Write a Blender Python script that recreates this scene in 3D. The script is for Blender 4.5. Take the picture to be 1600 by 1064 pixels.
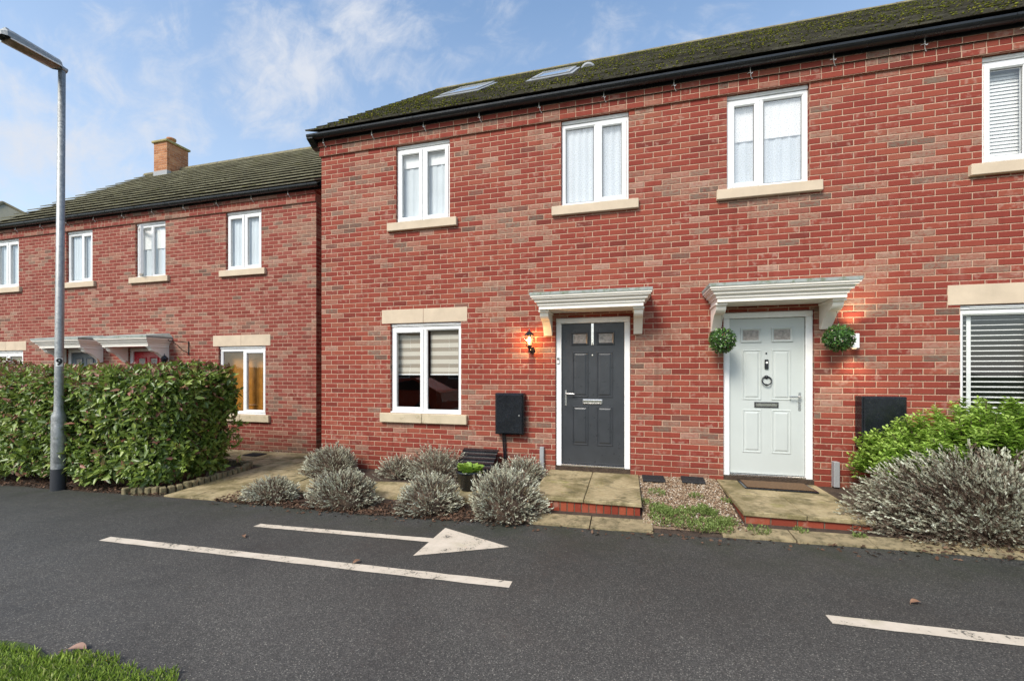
import bpy, math, random
import numpy as np
from mathutils import Vector, Matrix
S = bpy.context.scene
for o in list(bpy.data.objects): bpy.data.objects.remove(o)
R = math.radians
random.seed(7)

# ------------------------------------------------------------------ camera
cd = bpy.data.cameras.new('camera'); cam = bpy.data.objects.new('camera', cd); S.collection.objects.link(cam)
cam.location = (0, -5.91, 1.31); cam.rotation_euler = (R(90), 0, R(15.03))
cd.sensor_width = 36; cd.lens = 15.0; cd.shift_y = 0.0306; cd.clip_start = 0.05; cd.clip_end = 2000
S.camera = cam
# ------------------------------------------------------------------ light
SUN_EL, SUN_AZ = 43, -155            # azimuth clockwise from +Y
S.view_settings.view_transform = 'Standard'; S.view_settings.look = 'None'
S.view_settings.exposure = 0.64; S.view_settings.gamma = 1
w = bpy.data.worlds.new('World'); S.world = w; w.use_nodes = True
def world():
    nt = w.node_tree; N = nt.nodes; L = nt.links; N.clear()
    out = N.new('ShaderNodeOutputWorld'); bg = N.new('ShaderNodeBackground'); bg.inputs[1].default_value = 0.13
    sky = N.new('ShaderNodeTexSky'); sky.sky_type = 'NISHITA'; sky.sun_disc = False
    sky.sun_elevation = R(SUN_EL); sky.sun_rotation = R(SUN_AZ); sky.air_density = 1.0; sky.dust_density = 1.2; sky.ozone_density = 1.6
    tc = N.new('ShaderNodeTexCoord')
    nrm = N.new('ShaderNodeVectorMath'); nrm.operation = 'NORMALIZE'; L.new(tc.outputs['Generated'], nrm.inputs[0])
    # noise stretched along the wind
    mp = N.new('ShaderNodeMapping'); mp.inputs['Rotation'].default_value = (0.2, 0.75, 0.3); mp.inputs['Scale'].default_value = (1.0, 2.1, 1.7)
    L.new(nrm.outputs[0], mp.inputs[0])
    def noise(scale, det, rough, dist=0.0):
        n = N.new('ShaderNodeTexNoise'); n.inputs['Scale'].default_value = scale; n.inputs['Detail'].default_value = det
        n.inputs['Roughness'].default_value = rough; n.inputs['Distortion'].default_value = dist
        L.new(mp.outputs[0], n.inputs['Vector']); return n.outputs['Fac']
    def math_(op, a, b=None, c=None, clamp=False):
        m = N.new('ShaderNodeMath'); m.operation = op; m.use_clamp = clamp
        for i, v in enumerate((a, b, c)):
            if v is None: continue
            if isinstance(v, (int, float)): m.inputs[i].default_value = v
            else: L.new(v, m.inputs[i])
        return m.outputs[0]
    fb = math_('ADD', math_('MULTIPLY', noise(3.1, 9, .66, .5), .62), math_('MULTIPLY', noise(11, 7, .62, .8), .38))
    # cloud banks: where the bigger clouds sit in the sky (directions)
    banks = [((-0.745, 0.49, 0.455), .16, .85), ((-0.62, 0.61, 0.497), .11, 1.0), ((-0.54, 0.645, 0.54), .12, 1.1),
             ((-0.455, 0.657, 0.60), .12, 1.0), ((-0.62, 0.63, 0.463), .08, .7), ((-0.846, 0.431, 0.315), .15, 1.25), ((-0.82, .475, .30), .12, .9), ((-.77, .45, .45), .10, 1.0),
             ((0.12, 0.809, 0.575), .10, .6), ((-0.213, 0.747, 0.63), .06, .45), ((-0.033, 0.80, 0.599), .06, .5), ((-.75, .42, .51), .08, .5),
             ((-.3, .55, .78), .25, .5), ((.5, -.4, .75), .5, .9), ((-.3, -.8, .45), .5, .9), ((.6, -.7, .35), .4, .8), ((-.9, -.2, .3), .3, .8)]
    acc = None
    for d, r, s in banks:
        v = Vector(d).normalized()
        ds = N.new('ShaderNodeVectorMath'); ds.operation = 'DISTANCE'; L.new(nrm.outputs[0], ds.inputs[0]); ds.inputs[1].default_value = v
        mr = N.new('ShaderNodeMapRange'); mr.interpolation_type = 'SMOOTHSTEP'
        mr.inputs[1].default_value = r * 1.5; mr.inputs[2].default_value = 0; mr.inputs[3].default_value = 0; mr.inputs[4].default_value = s
        L.new(ds.outputs['Value'], mr.inputs[0])
        acc = mr.outputs[0] if acc is None else math_('MAXIMUM', acc, mr.outputs[0])
    t = math_('ADD', fb, math_('MULTIPLY', acc, .25))
    mr = N.new('ShaderNodeMapRange'); mr.interpolation_type = 'SMOOTHSTEP'; L.new(t, mr.inputs[0])
    mr.inputs[1].default_value = .56; mr.inputs[2].default_value = .86; mr.inputs[3].default_value = 0; mr.inputs[4].default_value = .95
    sep = N.new('ShaderNodeSeparateXYZ'); L.new(nrm.outputs[0], sep.inputs[0])
    hz = N.new('ShaderNodeMapRange'); L.new(sep.outputs[2], hz.inputs[0]); hz.inputs[1].default_value = 0.0; hz.inputs[2].default_value = .65
    hz.inputs[3].default_value = .60; hz.inputs[4].default_value = 0.0
    dens = math_('MAXIMUM', mr.outputs[0], 0); dens = math_('ADD', dens, math_('MULTIPLY', hz.outputs[0], math_('SUBTRACT', 1, dens)), clamp=True)
    tint = N.new('ShaderNodeMix'); tint.data_type = 'RGBA'; tint.blend_type = 'MULTIPLY'; tint.inputs['Factor'].default_value = 1
    L.new(sky.outputs[0], tint.inputs['A']); tint.inputs['B'].default_value = (1.40, 1.42, 1.34, 1)
    mx = N.new('ShaderNodeMix'); mx.data_type = 'RGBA'; L.new(dens, mx.inputs['Factor']); L.new(tint.outputs['Result'], mx.inputs['A'])
    mx.inputs['B'].default_value = (3.75, 3.95, 4.35, 1)
    L.new(mx.outputs['Result'], bg.inputs[0]); L.new(bg.outputs[0], out.inputs[0])
world()
sd = bpy.data.lights.new('sun', 'SUN'); sd.energy = 2.6; sd.angle = R(22); sd.color = (1, .94, .84)
sun = bpy.data.objects.new('sun', sd); S.collection.objects.link(sun)
sv = Vector((math.sin(R(SUN_AZ)) * math.cos(R(SUN_EL)), math.cos(R(SUN_AZ)) * math.cos(R(SUN_EL)), math.sin(R(SUN_EL))))
sun.rotation_euler = sv.to_track_quat('Z', 'Y').to_euler(); sun.location = sv * 30

# ------------------------------------------------------------------ helpers
ORG = {}
def tag(o, label=None, cat=None, group=None, kind=None):
    if label: o['label'] = label
    if cat: o['category'] = cat
    if group: o['group'] = group
    if kind: o['kind'] = kind
    return o
def thing(name, loc, label, cat, group=None):
    o = bpy.data.objects.new(name, None); S.collection.objects.link(o); o.location = loc; o.empty_display_size = .1
    ORG[o.name] = Vector(loc); return tag(o, label, cat, group)
def link(name, me, parent=None, loc=None):
    o = bpy.data.objects.new(name, me); S.collection.objects.link(o)
    if parent: o.parent = parent; ORG[o.name] = ORG[parent.name]
    else: ORG[o.name] = Vector(loc or (0, 0, 0)); o.location = loc or (0, 0, 0)
    return o
class MB:
    def __init__(s): s.v = []; s.f = []; s.m = []; s.uv = []; s.sm = []
    def face(s, pts, m=0, uv=None, smooth=False):
        b = len(s.v); s.v += [tuple(p) for p in pts]; s.f.append(tuple(range(b, b + len(pts)))); s.m.append(m); s.sm.append(smooth)
        if uv is None:
            a = Vector(pts[1]) - Vector(pts[0]); c = Vector(pts[2]) - Vector(pts[0]); n = a.cross(c); ax = max(range(3), key=lambda i: abs(n[i]))
            uv = [((p[0], p[1]) if ax == 2 else (p[0], p[2]) if ax == 1 else (p[1], p[2])) for p in pts]
        s.uv += list(uv)
    def grid(s, rows, m=0, closed=False, smooth=True):      # rows of points -> shared-vertex quads
        b = len(s.v); n = len(rows[0])
        for r in rows: s.v += [tuple(p) for p in r]
        for i in range(len(rows) - 1):
            for j in range(n if closed else n - 1):
                k = (j + 1) % n
                q = (b + i * n + j, b + i * n + k, b + (i + 1) * n + k, b + (i + 1) * n + j)
                s.f.append(q); s.m.append(m); s.sm.append(smooth)
                s.uv += [(s.v[a][0] + s.v[a][1], s.v[a][2]) for a in q]
    def box(s, x0, x1, y0, y1, z0, z1, m=0, ch=0):
        if ch:
            return s.chbox(x0, x1, y0, y1, z0, z1, ch, m)
        c = [(x0, y0, z0), (x1, y0, z0), (x1, y1, z0), (x0, y1, z0), (x0, y0, z1), (x1, y0, z1), (x1, y1, z1), (x0, y1, z1)]
        for q in ((0, 3, 2, 1), (4, 5, 6, 7), (0, 1, 5, 4), (1, 2, 6, 5), (2, 3, 7, 6), (3, 0, 4, 7)): s.face([c[i] for i in q], m)
    def chbox(s, x0, x1, y0, y1, z0, z1, c, m=0):            # chamfered box
        X = (x0, x1); Y = (y0, y1); Z = (z0, z1); sx = (c, -c)
        def P(i, j, k, a): # a: axis kept at the extreme
            return (X[i] + (0 if a == 0 else sx[i]), Y[j] + (0 if a == 1 else sx[j]), Z[k] + (0 if a == 2 else sx[k]))
        for i in (0, 1):
            q = [P(i, 0, 0, 0), P(i, 1, 0, 0), P(i, 1, 1, 0), P(i, 0, 1, 0)]; s.face(q if i else q[::-1], m)
            q = [P(0, i, 0, 1), P(1, i, 0, 1), P(1, i, 1, 1), P(0, i, 1, 1)]; s.face(q[::-1] if i else q, m)
            q = [P(0, 0, i, 2), P(1, 0, i, 2), P(1, 1, i, 2), P(0, 1, i, 2)]; s.face(q if i else q[::-1], m)
        for i in (0, 1):
            for j in (0, 1):
                fl = (i == j)
                q = [P(i, j, 0, 0), P(i, j, 1, 0), P(i, j, 1, 1), P(i, j, 0, 1)]; s.face(q[::-1] if not fl else q, m)
                q = [P(i, 0, j, 0), P(i, 1, j, 0), P(i, 1, j, 2), P(i, 0, j, 2)]; s.face(q if not fl else q[::-1], m)
                q = [P(0, i, j, 1), P(1, i, j, 1), P(1, i, j, 2), P(0, i, j, 2)]; s.face(q[::-1] if not fl else q, m)
                for k in (0, 1):
                    q = [P(i, j, k, 0), P(i, j, k, 1), P(i, j, k, 2)]; s.face(q, m)
    def tube(s, pts, r, n=10, m=0, caps=True, smooth=True):
        pts = [Vector(p) for p in pts]; rs = r if isinstance(r, (list, tuple)) else [r] * len(pts); rows = []
        for i, p in enumerate(pts):
            d = (pts[min(i + 1, len(pts) - 1)] - pts[max(i - 1, 0)]).normalized()
            a = d.cross(Vector((0, 0, 1)) if abs(d.z) < .9 else Vector((1, 0, 0))).normalized(); b = d.cross(a)
            rows.append([p + (a * math.cos(t) + b * math.sin(t)) * rs[i] for t in [2 * math.pi * k / n for k in range(n)]])
        s.grid(rows, m, True, smooth)
        if caps:
            s.face(rows[0], m); s.face(rows[-1][::-1], m)
    def lathe(s, c, prof, n=20, m=0, smooth=True):            # prof: (r, z)
        rows = [[(c[0] + r * math.cos(2 * math.pi * k / n), c[1] + r * math.sin(2 * math.pi * k / n), c[2] + z) for k in range(n)] for r, z in prof]
        s.grid(rows, m, True, smooth)
    def ring(s, x0, x1, z0, z1, prof, m=0):                   # mitred frame facing -Y; prof: (inset, y)
        rows = [[(x0 + i, y, z0 + i), (x1 - i, y, z0 + i), (x1 - i, y, z1 - i), (x0 + i, y, z1 - i)] for i, y in prof]
        for a, b in zip(rows, rows[1:]):
            for j in range(4):
                k = (j + 1) % 4; s.face([a[j], a[k], b[k], b[j]], m)
    def extrude_x(s, prof, x0, x1, m=0, smooth=False):        # prof: closed list (y,z)
        n = len(prof)
        for i in range(n):
            a, b = prof[i], prof[(i + 1) % n]
            s.face([(x0, *a), (x1, *a), (x1, *b), (x0, *b)], m, smooth=smooth)
        s.face([(x0, *p) for p in prof][::-1], m); s.face([(x1, *p) for p in prof], m)
    def build(s, name, mats, parent=None, loc=None, weld=True):
        if not isinstance(mats, (list, tuple)): mats = [mats]
        L = ORG[parent.name] if parent else Vector(loc or (0, 0, 0))
        me = bpy.data.meshes.new(name); me.from_pydata([(v[0] - L.x, v[1] - L.y, v[2] - L.z) for v in s.v], [], s.f)
        for mt in mats: me.materials.append(mt)
        me.polygons.foreach_set('material_index', s.m); me.polygons.foreach_set('use_smooth', s.sm)
        uvl = me.uv_layers.new(name='UVMap'); uvl.data.foreach_set('uv', [c for p in s.uv for c in p])
        me.update()
        return link(name, me, parent, loc)

# ------------------------------------------------------------------ materials
class NT:
    def __init__(s, name):
        s.mat = bpy.data.materials.new(name); s.mat.use_nodes = True; s.nt = s.mat.node_tree; s.N = s.nt.nodes; s.L = s.nt.links
        s.p = s.N['Principled BSDF']
    def node(s, t, **k):
        n = s.N.new(t)
        for a, v in k.items(): setattr(n, a, v)
        return n
    def put(s, inp, v):
        if isinstance(v, bpy.types.NodeSocket): s.L.new(v, inp)
        elif isinstance(v, (tuple, list)) and len(v) == 3 and inp.type == 'RGBA': inp.default_value = (*v, 1)
        else: inp.default_value = v
    def m(s, op, a, b=None, c=None, clamp=False):
        n = s.node('ShaderNodeMath', operation=op, use_clamp=clamp)
        for i, v in enumerate((a, b, c)):
            if v is not None: s.put(n.inputs[i], v)
        return n.outputs[0]
    def noise(s, vec, scale, det=4, rough=.55, dist=0):
        n = s.node('ShaderNodeTexNoise'); s.put(n.inputs['Vector'], vec); n.inputs['Scale'].default_value = scale
        n.inputs['Detail'].default_value = det; n.inputs['Roughness'].default_value = rough; n.inputs['Distortion'].default_value = dist
        return n.outputs['Fac']
    def mr(s, v, a, b, c=0., d=1., smooth=False):
        n = s.node('ShaderNodeMapRange'); n.clamp = True
        if smooth: n.interpolation_type = 'SMOOTHSTEP'
        s.put(n.inputs[0], v)
        for i, k in enumerate((a, b, c, d)): s.put(n.inputs[i + 1], k)
        return n.outputs[0]
    def mix(s, f, a, b, mode='MIX'):
        n = s.node('ShaderNodeMix', data_type='RGBA', blend_type=mode); s.put(n.inputs['Factor'], f); s.put(n.inputs['A'], a); s.put(n.inputs['B'], b)
        return n.outputs['Result']
    def ramp(s, v, stops, interp='LINEAR'):
        n = s.node('ShaderNodeValToRGB'); n.color_ramp.interpolation = interp; e = n.color_ramp.elements
        while len(e) < len(stops): e.new(.5)
        for q, (p, c) in zip(e, stops): q.position = p; q.color = (*c, 1)
        s.put(n.inputs[0], v); return n.outputs[0]
    def xyz(s, a, b, c=0.):
        n = s.node('ShaderNodeCombineXYZ')
        for i, v in enumerate((a, b, c)): s.put(n.inputs[i], v)
        return n.outputs[0]
    def sep(s, v):
        n = s.node('ShaderNodeSeparateXYZ'); s.put(n.inputs[0], v); return n.outputs
    def uv(s): return s.node('ShaderNodeTexCoord').outputs['UV']
    def pos(s): return s.node('ShaderNodeNewGeometry').outputs['Position']
    def bump(s, h, dist=.002, strength=1):
        n = s.node('ShaderNodeBump'); n.inputs['Distance'].default_value = dist; n.inputs['Strength'].default_value = strength
        s.put(n.inputs['Height'], h); s.L.new(n.outputs[0], s.p.inputs['Normal'])
    def out(s, col, rough=.6, spec=None, metal=None):
        s.put(s.p.inputs['Base Color'], col); s.put(s.p.inputs['Roughness'], rough)
        if spec is not None: s.p.inputs['Specular IOR Level'].default_value = spec
        if metal is not None: s.p.inputs['Metallic'].default_value = metal
        return s.mat

def simple(name, col, rough=.5, var=.12, scale=6, metal=0, bump=0, bscale=60, dirt=None, spec=None):
    t = NT(name); P = t.pos(); n = t.noise(P, scale, 5, .6)
    c2 = tuple(min(1, c * (1 + var)) for c in col); c1 = tuple(c * (1 - var) for c in col)
    c = t.mix(t.mr(n, .3, .7), c1, c2)
    if dirt: c = t.mix(t.mr(t.noise(P, scale * 1.7, 8, .7), dirt[1], dirt[1] + .22), c, dirt[0])
    if bump: t.bump(t.noise(P, bscale, 4, .6), bump)
    return t.out(c, t.mr(t.noise(P, scale * 3, 3), .3, .7, max(.02, rough - .07), min(1, rough + .07)), spec, metal)

def brick_mat(name, L=.225, H=.075, seed=0., buff=.5, stag=.5, reds=None, mort=((.40, .245, .17), (.53, .355, .255))):
    t = NT(name); u, v, _ = t.sep(t.uv())
    row = t.m('FLOOR', t.m('DIVIDE', v, H)); odd = t.m('MODULO', t.m('ADD', row, 200), 2)
    uo = t.m('ADD', t.m('DIVIDE', u, L), t.m('MULTIPLY', odd, stag)); col = t.m('FLOOR', uo)
    rj = t.node('ShaderNodeTexWhiteNoise', noise_dimensions='3D'); t.put(rj.inputs['Vector'], t.xyz(col, row, seed + 3))
    r1, r2, r3 = t.sep(rj.outputs['Color'])
    fine = t.noise(t.pos(), 55, 3, .6)
    fu = t.m('MULTIPLY', t.m('FRACT', uo), L); fv = t.m('MULTIPLY', t.m('FRACT', t.m('DIVIDE', v, H)), H)
    du = t.m('MINIMUM', fu, t.m('SUBTRACT', L, fu)); dv = t.m('MINIMUM', fv, t.m('SUBTRACT', H, fv))
    d = t.m('MINIMUM', du, dv); d = t.m('ADD', d, t.m('MULTIPLY', t.m('SUBTRACT', fine, .5), .006))
    d = t.m('SUBTRACT', d, t.m('MULTIPLY', t.m('SUBTRACT', r3, .5), .0016))
    brick = t.mr(d, .0036, .0058, 0, 1)
    # patches of buff and grey bricks, laid in runs
    cl = t.noise(t.xyz(t.m('MULTIPLY', col, L * .85), t.m('MULTIPLY', row, H * 2.3), seed), 1.05, 3, .6)
    k = t.m('ADD', cl, t.m('MULTIPLY', t.m('SUBTRACT', r1, .5), .20))
    bf = t.mr(k, .60 - buff * .1, .63 - buff * .1)
    reds = reds or [(0, (.17, .034, .024)), (.08, (.235, .043, .029)), (.6, (.265, .054, .035)), (.88, (.295, .072, .044)), (1, (.29, .095, .060))]
    red = t.ramp(r2, reds)
    bufc = t.ramp(r2, [(0, (.14, .10, .075)), (.14, (.22, .155, .115)), (.45, (.31, .185, .132)), (.8, (.33, .145, .10)), (1, (.37, .235, .18))])
    mott = t.noise(t.xyz(t.m('MULTIPLY', u, 16), t.m('MULTIPLY', v, 30), r1), 1.6, 3, .6)      # buff bricks keep red ends and streaks
    c = t.mix(t.m('MULTIPLY', bf, t.mr(mott, .30, .56, .25, 1)), red, bufc)
    streak = t.noise(t.xyz(t.m('MULTIPLY', u, 9), t.m('MULTIPLY', v, .55), seed), 1, 5, .6)
    grain = t.noise(t.xyz(t.m('MULTIPLY', u, 7), t.m('MULTIPLY', v, 40), r1), 5, 4, .65)
    c = t.mix(t.mr(grain, .25, .75, 0, .45), c, t.mix(1, c, (.62, .5, .5), 'MULTIPLY'))
    bl = t.noise(t.pos(), 2.3, 6, .7)
    c = t.mix(t.mr(bl, .58, .8, 0, .22), c, (.5, .36, .30))              # faint bloom
    # end streaks on single bricks
    st = t.m('MULTIPLY', t.mr(t.noise(t.pos(), 14, 3), .52, .66), t.mr(r3, .6, .9, 0, .5)); c = t.mix(st, c, (.42, .27, .21))
    mort = t.mix(t.mr(t.noise(t.pos(), 9, 4), .3, .7), *mort)
    c = t.mix(brick, mort, c)
    wz = t.sep(t.pos())[2]                                               # rain streaks, and damp splash near the ground
    c = t.mix(t.mr(streak, .56, .74, 0, .42), c, t.mix(1, c, (.50, .46, .42), 'MULTIPLY'))
    dmp = t.m('MULTIPLY', t.mr(t.m('ADD', wz, t.m('MULTIPLY', streak, .35)), .42, .05), .40); c = t.mix(dmp, c, t.mix(1, c, (.42, .44, .36), 'MULTIPLY'))
    t.bump(t.m('ADD', t.m('MULTIPLY', t.mr(d, .002, .010), 1), t.m('MULTIPLY', t.noise(t.pos(), 90, 3), .28)), .006, 1)
    return t.out(c, t.mr(fine, .3, .7, .75, .92), .25)

M = {}
M['brick'] = brick_mat('red_brick', seed=1.3, buff=.42)
M['brick2'] = brick_mat('red_brick_mixed', seed=8.7, buff=.66, reds=[(0, (.20, .043, .031)), (.3, (.235, .052, .038)), (.7, (.26, .062, .045)), (1, (.28, .08, .06))])
M['header'] = brick_mat('brick_header_course', L=.1125, seed=2.1, buff=.2, stag=1)
M['soldier'] = brick_mat('step_brick', L=.078, H=.30, seed=4, buff=-2, stag=0, reds=[(0, (.26, .045, .026)), (.5, (.36, .065, .034)), (1, (.42, .10, .05))], mort=((.09, .07, .045), (.16, .13, .09)))
M['stepbrick'] = brick_mat('step_brick_flat', L=.225, H=.30, seed=5, buff=-2, stag=0, reds=[(0, (.28, .055, .032)), (.5, (.36, .075, .042)), (1, (.40, .11, .06))], mort=((.12, .10, .07), (.20, .17, .12)))
M['chimney'] = brick_mat('orange_brick', seed=9, buff=-2, reds=[(0, (.34, .14, .06)), (.5, (.45, .20, .09)), (1, (.5, .26, .13))])
M['stone'] = simple('cream_cast_stone', (.56, .455, .335), .8, .10, 4, bump=.0008, bscale=120)
M['stone_dirty'] = simple('weathered_cast_stone', (.52, .44, .31), .85, .10, 5, bump=.001, bscale=100, dirt=((.20, .17, .08), .56))
M['upvc'] = simple('white_upvc', (.84, .84, .83), .28, .02, 3, dirt=((.66, .65, .60), .68))
M['whitewood'] = simple('cream_white_paint', (.87, .82, .74), .45, .03, 3, dirt=((.60, .54, .44), .66))
M['lead'] = simple('mossy_lead', (.30, .33, .31), .7, .2, 6, dirt=((.10, .13, .05), .5), bump=.002)
M['black'] = simple('black_plastic', (.009, .011, .015), .24, .3, 10, dirt=((.045, .047, .045), .6))
M['gutter'] = simple('black_gutter_plastic', (.012, .013, .016), .30, .3, 2, dirt=((.05, .052, .05), .60))
M['rubber'] = simple('black_rubber_mat', (.018, .018, .020), .8, .3, 30, bump=.004, bscale=45)
M['seal'] = simple('dark_seal', (.03, .03, .032), .5)
M['steel'] = simple('brushed_steel', (.62, .62, .62), .28, .05, 20, metal=1)
M['chrome'] = simple('chrome', (.75, .72, .70), .18, .03, 20, metal=1)
M['darkdoor'] = simple('anthracite_door', (.036, .040, .046), .33, .12, 5, bump=.0006, bscale=40, dirt=((.055, .058, .062), .62))
M['greydoor'] = simple('pale_grey_green_door', (.50, .535, .515), .35, .03, 3, bump=.0005, bscale=50)
M['reddoor'] = simple('red_door', (.50, .012, .03), .3, .05)
M['slatedoor'] = simple('slate_grey_door', (.13, .16, .19), .35, .05)
M['obscure'] = simple('obscured_glass', (.30, .27, .24), .12, .35, 30, bump=.004, bscale=120)
M['lettertube'] = simple('coir', (.13, .075, .035), .95, .35, 40, bump=.006, bscale=180)
M['soil'] = simple('dark_soil', (.055, .036, .024), .95, .4, 9, bump=.02, bscale=40, dirt=((.10, .07, .045), .55))
M['grassbase'] = simple('turf_soil', (.05, .075, .02), .95, .3, 5, bump=.01)
M['plaster'] = simple('room_plaster', (.30, .28, .25), .9, .05)
M['roomdark'] = simple('room_dark', (.035, .032, .03), .9, .2)
M['wood'] = simple('amber_wood', (.42, .18, .028), .4, .25, 7)
M['bark'] = simple('bark', (.09, .06, .04), .9, .3, 30, bump=.003)
M['darkgrey'] = simple('dark_grey_box', (.03, .033, .04), .5, .2)
M['ridge'] = simple('ridge_tile_lichen', (.16, .14, .09), .9, .3, 6, dirt=((.30, .26, .09), .5), bump=.004)
M['pot'] = simple('terracotta_pot', (.40, .17, .07), .8, .2, dirt=((.28, .28, .08), .5))
M['capstone'] = simple('chimney_cap', (.33, .28, .13), .9, .2, dirt=((.20, .2, .05), .5))
M['flash'] = simple('grey_flashing', (.3, .31, .32), .5, .1)
M['numwhite'] = simple('white_sticker', (.8, .8, .78), .5, .02); M['numblack'] = simple('black_ink', (.01, .01, .01), .5)

def galv():
    t = NT('galvanised_steel'); P = t.pos()
    v = t.node('ShaderNodeTexVoronoi'); v.inputs['Scale'].default_value = 38; t.put(v.inputs['Vector'], P)
    s = t.sep(v.outputs['Color'])[0]
    c = t.mix(s, (.27, .28, .275), (.39, .40, .395)); c = t.mix(t.mr(t.noise(P, 60, 3), .66, .72), c, (.75, .75, .75))
    c = t.mix(t.mr(t.noise(P, 4, 5, .7), .5, .75, 0, .6), c, (.23, .25, .26))
    return t.out(c, t.mr(s, 0, 1, .42, .62), .5, .55)
M['galv'] = galv()
def asphalt():
    t = NT('asphalt'); P = t.pos(); x, y, z = t.sep(P)
    v = t.node('ShaderNodeTexVoronoi'); v.inputs['Scale'].default_value = 190; t.put(v.inputs['Vector'], P)
    s = t.sep(v.outputs['Color']); n = t.noise(P, 300, 2)
    c = t.ramp(s[0], [(0, (.022, .0205, .018)), (.35, (.047, .0440, .038)), (.75, (.084, .079, .069)), (.94, (.145, .137, .118)), (1, (.30, .28, .24))])
    c = t.mix(t.mr(v.outputs['Distance'], .25, .6, 0, .6), c, (.040, .039, .039))
    st_ = t.noise(P, .7, 8, .75, 1.2); c = t.mix(t.mr(st_, .54, .70, 0, .55), c, t.mix(1, c, (.60, .60, .62), 'MULTIPLY')); big = t.noise(P, 1.1, 6, .65); c = t.mix(t.mr(big, .35, .7, 0, .55), c, t.mix(1, c, (1.5, 1.5, 1.5), 'MULTIPLY'))
    # mossy, darker strip close to the beds
    e = t.m('MULTIPLY', t.mr(y, -2.55, -1.75, 0, 1, True), t.mr(t.noise(P, 3.1, 7, .7), .40, .66)); c = t.mix(t.m('MULTIPLY', e, .5), c, (.030, .040, .014))
    c = t.mix(t.mr(y, -3.9, -2.2, 0, .6, True), c, t.mix(1, c, (.5, .52, .5), 'MULTIPLY'))  # whole path gets darker towards the beds
    # old patch lines and cracks
    ck = t.node('ShaderNodeTexVoronoi', feature='DISTANCE_TO_EDGE'); ck.inputs['Scale'].default_value = .5
    t.put(ck.inputs['Vector'], t.mix(.08, P, t.node('ShaderNodeTexNoise').outputs['Color']))
    t.bump(t.m('ADD', v.outputs['Distance'], t.m('MULTIPLY', n, .4)), .004, -.9)
    return t.out(c, t.mr(t.noise(P, 2.1, 5), .3, .7, .62, .88), .4)
M['asphalt'] = asphalt()
def paint():
    t = NT('road_paint'); P = t.pos(); n = t.noise(P, 55, 5, .7); b = t.noise(P, 6, 6, .7)
    w_ = t.m('ADD', t.m('MULTIPLY', n, .5), t.m('MULTIPLY', b, .5))
    c = t.mix(t.mr(b, .35, .7), (.60, .53, .435), (.47, .41, .32)); c = t.mix(t.mr(w_, .555, .60), c, (.10, .095, .08))
    g = t.noise(P, 2.5, 4); c = t.mix(t.mr(g, .62, .75, 0, .5), c, (.33, .30, .16))
    t.bump(n, .002); return t.out(c, .75)
M['paint'] = paint()
def flag():
    t = NT('sandstone_flags'); P = t.pos(); b = t.noise(P, 2.2, 8, .68); f = t.noise(P, 22, 6, .7); g = t.noise(P, 130, 3)
    c = t.mix(t.mr(f, .3, .7), (.30, .235, .125), (.44, .365, .22))
    c = t.mix(t.mr(b, .44, .62), c, (.15, .125, .055)); c = t.mix(t.mr(t.noise(P, 5.3, 7, .7), .52, .66, 0, .85), c, (.085, .075, .035))
    c = t.mix(t.mr(t.noise(P, 3.7, 6, .7), .58, .70, 0, .7), c, (.17, .17, .035))
    t.bump(t.m('ADD', f, t.m('MULTIPLY', g, .5)), .005); return t.out(c, .85, .3)
M['flag'] = flag()
def tile(name, base, light, moss, lo, hi, mcol):
    t = NT(name); P = t.pos(); x, y, z = t.sep(P)
    at = t.node('ShaderNodeAttribute', attribute_name='var').outputs['Fac']
    c = t.mix(at, base, light); n = t.noise(P, 25, 5, .7); c = t.mix(t.mr(n, .4, .75, 0, .6), c, tuple(k * .55 for k in base))
    mo = t.m('ADD', t.m('MULTIPLY', t.noise(P, 3.2, 7, .72), .55), t.m('MULTIPLY', t.noise(P, 17, 5, .7), .45))
    c = t.mix(t.mr(mo, lo, hi, 0, moss), c, mcol)
    t.bump(t.noise(P, 60, 4, .7), .006); return t.out(c, .9, .2)
M['tile1'] = tile('mossy_concrete_tile', (.085, .078, .062), (.21, .197, .155), .4, .53, .61, (.13, .135, .030))
M['tile2'] = tile('weathered_concrete_tile', (.27, .255, .19), (.46, .44, .33), .6, .54, .68, (.30, .30, .10))
def glass(name='window_glass', refl=1.0, rough=0.0):
    t = NT(name); t.N.remove(t.p)
    tr = t.node('ShaderNodeBsdfTransparent'); gl = t.node('ShaderNodeBsdfGlossy'); gl.inputs['Roughness'].default_value = rough
    tr.inputs[0].default_value = (.97, .985, .98, 1)
    ge = t.node('ShaderNodeNewGeometry'); dt = t.node('ShaderNodeVectorMath', operation='DOT_PRODUCT')
    t.L.new(ge.outputs['Incoming'], dt.inputs[0]); t.L.new(ge.outputs['Normal'], dt.inputs[1])
    fr = t.m('ADD', .04, t.m('MULTIPLY', .96, t.m('POWER', t.m('SUBTRACT', 1, t.m('ABSOLUTE', dt.outputs['Value'])), 5)))
    bp = t.node('ShaderNodeBump'); bp.inputs['Distance'].default_value = .004; bp.inputs['Strength'].default_value = .25
    t.put(bp.inputs['Height'], t.noise(t.pos(), 2.5, 1)); t.L.new(bp.outputs[0], gl.inputs['Normal'])
    f = t.m('ADD', t.m('MULTIPLY', fr, 1.9 * refl),   .055 * refl, clamp=True)
    mx = t.node('ShaderNodeMixShader'); t.put(mx.inputs[0], f); t.L.new(tr.outputs[0], mx.inputs[1]); t.L.new(gl.outputs[0], mx.inputs[2])
    t.L.new(mx.outputs[0], t.N['Material Output'].inputs[0]); return t.mat
M['glass'] = glass(); M['frostglass'] = glass('frosted_glass', 1.0, .28)
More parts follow.
